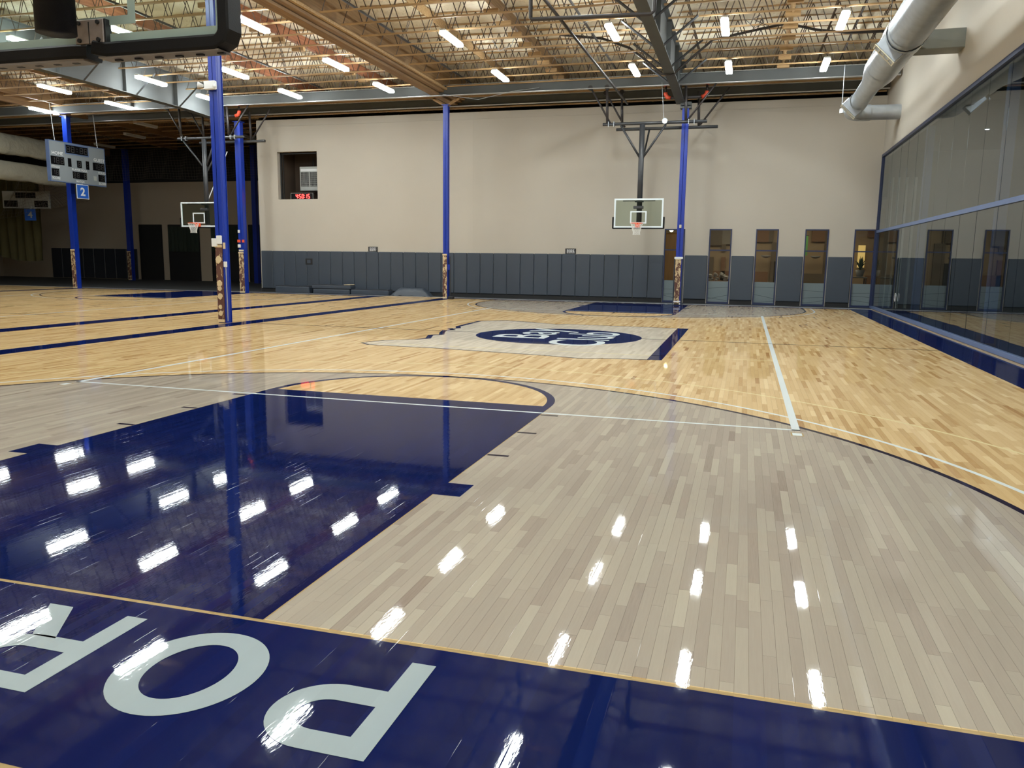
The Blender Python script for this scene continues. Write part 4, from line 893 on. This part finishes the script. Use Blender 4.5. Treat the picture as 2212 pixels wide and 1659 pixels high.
# ================================================================== NEAR BACKBOARD (seen from behind)
nb = tag(empty('near_backboard', (0, 1.20, 0)), 'large glass basketball backboard seen from behind at upper left, rim removed', 'basketball backboard')
W2, z0, z1 = .915, 2.90, 3.97
MB().box(-W2, -.01, z0, W2, .01, z1).build('board_glass', 'clear', nb)
MB().frame(-W2, z0 + .035, W2, z1, .05, -.016, -.011).build('border_stripe', 'pale_green', nb)
MB().frame(-.305, 3.035, .305, 3.54, .05, -.016, -.011).build('target_square', 'pale_green', nb)
def lpad(sx):
    """L-shaped rubber edge pad: bottom run, rounded corner, side upright"""
    m_ = MB()
    r0 = .055; pts = [(sx * .02, 0, z0 - .01 + (.02 if sx > 0 else -.005)), (sx * .12, 0, z0 - .01), (sx * (W2 - .035), 0, z0 - .01), (sx * (W2 + .005), 0, z0 + .012), (sx * (W2 + .022), 0, z0 + .05), (sx * (W2 + .022), 0, z0 + .52)]
    prof = [(-.06, -.045), (.06, -.045), (.065, -.03), (.065, .025), (.05, .04), (-.05, .04), (-.065, .025), (-.065, -.03)]
    k = len(m_.v); n = len(prof)
    for i, p in enumerate(pts):
        p = Vector(p); a = Vector(pts[max(0, i - 1)]); b_ = Vector(pts[min(len(pts) - 1, i + 1)]); d = (b_ - a).normalized(); nn = Vector((-d.z, 0, d.x)) * (1 if sx > 0 else -1)
        for (yy, zz) in prof: m_.v.append(tuple(p + nn * zz + Vector((0, yy, 0))))
    for i in range(len(pts) - 1):
        for j in range(n): m_.f.append((k + i * n + j, k + i * n + (j + 1) % n, k + (i + 1) * n + (j + 1) % n, k + (i + 1) * n + j))
    m_.f += [tuple(k + j for j in range(n)), tuple(k + (len(pts) - 1) * n + j for j in range(n))]
    return m_
for sx in (-1, 1):
    pdm = lpad(sx).build('edge_padding', 'rubber', nb)
    ch_ = MB().box(*( (.06, -.058, z0 - .062, W2 - .01, .058, z0 - .053) if sx > 0 else (-W2 + .01, -.058, z0 - .068, -.05, .058, z0 - .055)))
    ch_.build('channel_strip', 'under', pdm)
    for k in range(6):
        x_ = sx * (.16 + k * .145); MB().box(x_ - .022, -.012, z0 - .0705, x_ + .022, .012, z0 - .061).build('slot', 'black', pdm)
pl_ = MB().cbox(-.105, -.055, 2.925, .105, -.016, 3.065, .004).build('mounting_plate', 'plate', nb)
MB().box(-.003, -.057, 2.925, .003, -.0552, 3.05).build('plate_slot', 'black', pl_)
for sx in (-.07, .07):
    for zz in (2.945, 3.045): MB().tube([(sx, -.054, zz), (sx, -.066, zz)], .013, 8).build('bolt', 'black', pl_)
MB().cbox(.105, -.05, 2.925, .118, -.0, 3.065, .002).build('plate_edge', 'black', pl_)
MB().tube([(-.0, -.30, 2.92), (-.0, -.30, 8.2)], .108, 28).build('mast', 'rubber', nb, True)
for zz in (3.35, 3.85): MB().cbox(-.2, -.30, zz, .2, -.02, zz + .08, .01).build('board_bracket', 'mast', nb)
MB().tube([(-1.4, -.3, 6.7), (1.8, -.3, 6.7)], .058, 10).build('crossbar', 'mast', nb, True)
for xx in (-1.3, 1.6): MB().tube([(xx, -.3, 6.7), (xx, -.3, 8.3)], .05, 8).build('hanger_pipe', 'pipe', nb, True)

# ================================================================== SCOREBOARDS
sb = tag(empty('scoreboard', (-26.4, 28.2, 5.80), PI / 2), 'silver hanging scoreboard reading HOME and GUEST over the dark court', 'scoreboard')
SW, SH = 3.25, 1.78
MB().cbox(-SW / 2, 0, -SH / 2, SW / 2, .16, SH / 2, .02).build('cabinet', 'silver', sb)
MB().frame(-SW / 2 - .02, -SH / 2 - .02, SW / 2 + .02, SH / 2 + .02, .035, -.012, .17).build('edge_trim', 'mullion', sb)
def disp(cx, cz, w_, h_, txt, ch_w, border=False):
    p_ = MB().box(cx - w_ / 2, -.014, cz - h_ / 2, cx + w_ / 2, -.001, cz + h_ / 2).build('display_panel', 'screen', sb)
    if border: MB().frame(cx - w_ / 2 - .05, cz - h_ / 2 - .05, cx + w_ / 2 + .05, cz + h_ / 2 + .05, .05, -.012, 0).build('display_border', 'mullion', p_)
    n = len(txt); st = w_ / n
    for i, c_ in enumerate(txt):
        if c_ == ' ': continue
        d = MB()
        if c_ == ':':
            for q0, q1 in ((.12, .2), (-.2, -.12)): MB().box(cx - w_ / 2 + (i + .4) * st, -.018, cz + h_ * q0, cx - w_ / 2 + (i + .6) * st, -.014, cz + h_ * q1).build('colon_dot', 'led_off', p_)
            continue
        seven(d, c_, cx - w_ / 2 + (i + .5) * st - ch_w / 2, cz - h_ * .36, ch_w, h_ * .72, .03, -.018, -.014)
        d.build('digit', 'led_off', p_)
disp(-.05, .62, 1.28, .36, '88:88', .19, True)
disp(-1.2, .03, .74, .36, '188', .17); disp(1.22, .0, .72, .36, '188', .17); disp(-.52, .02, .19, .38, ' ', .1); disp(.04, -.0, .27, .32, '8', .15); disp(.53, -.0, .19, .38, ':', .1)
disp(-1.36, -.50, .40, .32, '18', .14); disp(1.36, -.52, .40, .32, '18', .14); disp(0.03, -.52, .82, .32, '88 8', .14)
for t_, x_, z_, w_, h_ in (('HOME', -1.5, .28, .62, .15), ('GUEST', .92, .24, .68, .15), ('FOULS', -1.56, -.30, .44, .10), ('FOULS', 1.16, -.32, .46, .10), ('PLAYER FOUL', -.42, -.32, .92, .10), ('SCORE', -1.56, -.80, .44, .10), ('SCORE', 1.16, -.82, .46, .10), ('MATCH', -.2, -.84, .46, .10)):
    text_obj('lettering', t_, w_, h_, 'white', sb, (x_, -.016, z_), (PI / 2, 0, 0), .02)
MB().box(.86, -.01, -.66, 1.04, 0, -.46).build('maker_plate', 'acgrey', sb)
for xx in (-1.2, 1.3): MB().tube([(xx, .08, SH / 2), (xx - .15, .08, 2.56)], .015, 6).build('hanger_rod', 'strip', sb)
sg = tag(empty('court_number_sign', (-26.36, 28.30, 4.55), PI / 2), 'blue court number sign reading 2 under the silver scoreboard', 'sign')
MB().box(-.36, 0, -.33, .36, .02, .33).build('sign_plate', 'white', sg); MB().box(-.33, -.004, -.30, .33, 0, .30).build('sign_face', 'sign', sg)
text_obj('lettering', '2', .28, .38, 'white', sg, (-.14, -.007, -.19), (PI / 2, 0, 0), .03)
MB().box(-.02, .005, .32, .02, .015, .36).build('sign_bracket', 'strip', sg)
sb2 = tag(empty('dark_scoreboard', (-37.0, 35.0, 4.75), math.radians(15)), 'unlit scoreboard in the dark far left corner before the olive drape', 'scoreboard')
MB().cbox(-1.4, 0, -.5, 1.4, .15, .5, .02).build('cabinet', 'acgrey', sb2); MB().box(-.6, -.01, .1, .6, 0, .42).build('display_panel', 'screen', sb2); MB().box(.5, -.01, -.42, 1.3, 0, -.05).build('display_panel', 'screen', sb2); MB().box(-1.3, -.01, -.42, -.5, 0, -.05).build('display_panel', 'screen', sb2)
for xx in (-1.1, 1.1): MB().tube([(xx, .08, .5), (xx, .08, 3.6)], .015, 6).build('hanger_rod', 'pipe', sb2)
sg2 = tag(empty('court_number_sign', (-36.6, 34.85, 3.88), math.radians(15)), 'blue court number sign reading 4 in the dark corner', 'sign')
MB().box(-.33, 0, -.33, .33, .02, .33).build('sign_plate', 'sign', sg2); text_obj('lettering', '4', .28, .38, 'acgrey', sg2, (-.14, -.007, -.19), (PI / 2, 0, 0), .03)
MB().box(-.02, .02, .3, .02, .20, .40).box(-.02, .16, .3, .02, .19, .5).build('sign_bracket', 'strip', sg2)
# rolled divider curtains
def roll(y0, y1, x, zt, zb, label):
    m_ = MB(); nx = 28; na = 18; k = 0
    for i in range(nx + 1):
        t = i / nx; yy = y0 + (y1 - y0) * t
        for j in range(na):
            a = 2 * PI * j / na; rz = (zt - zb) / 2; rx = rz * .55
            lump = 1 + .05 * math.sin(5 * a + 6 * t * PI) + .05 * math.sin(14 * t * PI + 2.3 * j)
            sag = -.02 * math.sin(PI * (t * 3 % 1))
            m_.v.append((x + rx * math.cos(a) * lump, yy, (zt + zb) / 2 - .10 * t + sag + rz * math.sin(a) * (lump if math.sin(a) < 0 else 1)))
    for i in range(nx):
        for j in range(na): m_.f.append((i * na + j, i * na + (j + 1) % na, (i + 1) * na + (j + 1) % na, (i + 1) * na + j))
    m_.f.append(tuple(range(na))); m_.f.append(tuple(nx * na + j for j in range(na)))
    o = m_.build('rolled_curtain', 'fabric', None, True); tag(o, label, 'curtain'); return o
roll(26.5, 34.2, -33.0, 7.78, 6.75, 'upper off-white divider curtain rolled up under the roof, far left')
roll(26.5, 34.2, -33.1, 6.42, 5.45, 'lower off-white divider curtain bundle, far left')
dr_ = MB(); n = 44; vs = []
for j in range(n + 1):
    x_ = -43.0 + 5.0 * j / n; yy = 37.0 + .14 * math.sin(j * 1.1); zb = 1.15 + .8 * ((j / n - .75) ** 2) * 2
    for r in range(6): vs.append((x_, yy + .05 * math.sin(j * .7 + r), zb + (6.6 - zb) * r / 5))
dr_.add(vs, [(6 * j + r, 6 * j + 6 + r, 6 * j + 7 + r, 6 * j + r + 1) for j in range(n) for r in range(5)])
tag(dr_.build('olive_drape', 'drape', None, True), 'olive drape hanging in the dark far left corner', 'curtain')
# gathered netting over the dark court
def netting(name, pts_top, pts_bot, label, nx=60, nz=16, sag=.3):
    m_ = MB(); Pn = []
    for i in range(nx + 1):
        t = i / nx; a = Vector(pts_top[0]).lerp(Vector(pts_top[1]), t); b_ = Vector(pts_bot[0]).lerp(Vector(pts_bot[1]), t)
        a.z -= sag * math.sin(PI * ((t * 2) % 1)); b_.z -= sag * .4 * abs(math.sin(PI * t * 3))
        Pn.append([a.lerp(b_, r / nz) + Vector((0, .12 * math.sin(i * .8 + r * .3), 0)) for r in range(nz + 1)])
    for i in range(nx + 1):
        m_.tube(Pn[i], .006, 3, False)
    for r in range(nz + 1): m_.tube([Pn[i][r] for i in range(nx + 1)], .006, 3, False)
    o = m_.build(name, 'netd'); tag(o, label, 'net', kind='stuff'); return o
netting('divider_net', [(-37, 39.0, 8.25), (-19.2, 39.0, 8.25)], [(-37, 39.0, 6.3), (-19.2, 39.0, 6.3)], 'dark gathered netting hanging above the unlit court wall', 110, 12)
netting('hanging_net', [(-36.4, 34.2, 6.2), (-35.2, 34.2, 6.2)], [(-38.0, 34.0, 3.6), (-31.5, 34.0, 4.6)], 'pale net gathered to a point before the dark scoreboard', 30, 12, .1)

# ================================================================== LOOSE THINGS AT THE FAR WALL
def loose_pad(x0, x1, z0, z1, label, torn=False, y=29.75, d=.5):
    p_ = tag(empty('spare_wall_pad', ((x0 + x1) / 2, y, z0)), label, 'pad')
    h = (x1 - x0) / 2
    MB().cbox(-h, -d / 2, 0, h, d / 2, z1 - z0 - .03, .025).build('vinyl_cover', 'pad', p_); MB().box(-h + .02, -d / 2 + .02, z1 - z0 - .03, h - .02, d / 2 - .02, z1 - z0).build('backing_board', 'pad_dark', p_)
    if torn: MB().cbox(h - .35, -d / 2 + .02, z1 - z0 - .0, h - .02, d / 2 - .04, z1 - z0 + .025, .01).build('torn_foam', 'foam', p_)
    return p_
loose_pad(-16.95, -15.2, .0, .33, 'long slate wall pad lying on the floor, leftmost of the loose pads')
loose_pad(-15.0, -13.15, .0, .24, 'slate wall pad lying on the floor beneath the torn one')
loose_pad(-15.05, -13.1, .24, .42, 'torn slate wall pad with yellow foam showing, on top of another', True)
loose_pad(-13.1, -11.25, .0, .25, 'low slate wall pad lying on the floor, right of the torn one')
tp = MB(); nx, ny = 24, 10
for i in range(nx + 1):
    for j in range(ny + 1):
        u_, v_ = i / nx, j / ny; e_ = min(u_, 1 - u_, v_, 1 - v_)
        tp.v.append((-11.15 + 1.85 * u_, 29.5 + .55 * v_, .012 + .33 * min(1, e_ * 5) + .03 * math.sin(i * 1.3 + j) * math.sin(j * 1.7 + i * .4)))
tp.f = [(i * (ny + 1) + j, (i + 1) * (ny + 1) + j, (i + 1) * (ny + 1) + j + 1, i * (ny + 1) + j + 1) for i in range(nx) for j in range(ny)]
tag(tp.build('folded_tarp', 'pad', None, True), 'crumpled slate vinyl cover heaped on the floor, right of the loose pads', 'cover')
for x_, l in ((-12.4, 'small black wall sign above the pads left of the middle column'), (-3.25, 'small black wall sign above the pads right of the middle column')):
    s_ = tag(empty('wall_sign', (x_, WY - .01, 2.04)), l, 'sign')
    MB().box(-.23, -.012, -.11, .23, .01, .11).build('sign_plate', 'black', s_)
    li = MB()
    for r in range(4):
        a = -.16
        while a < .15:
            b_ = a + random.uniform(.04, .09); li.box(a, -.016, .055 - r * .042 - .012, min(b_, .17), -.012, .055 - r * .042 + .012); a = b_ + .02
    li.build('printed_lines', 'white', s_)['kind'] = 'stuff'
tg = tag(empty('round_sticker', (8.57, 25.2, .62)), 'small pale ring on the glass wall near the floor', 'sticker')
MB().tube([(0, .13 * math.cos(a), .13 * math.sin(a)) for a in [2 * PI * k / 24 for k in range(24)]], .01, 6, False, True).build('ring', 'strip', tg, True)
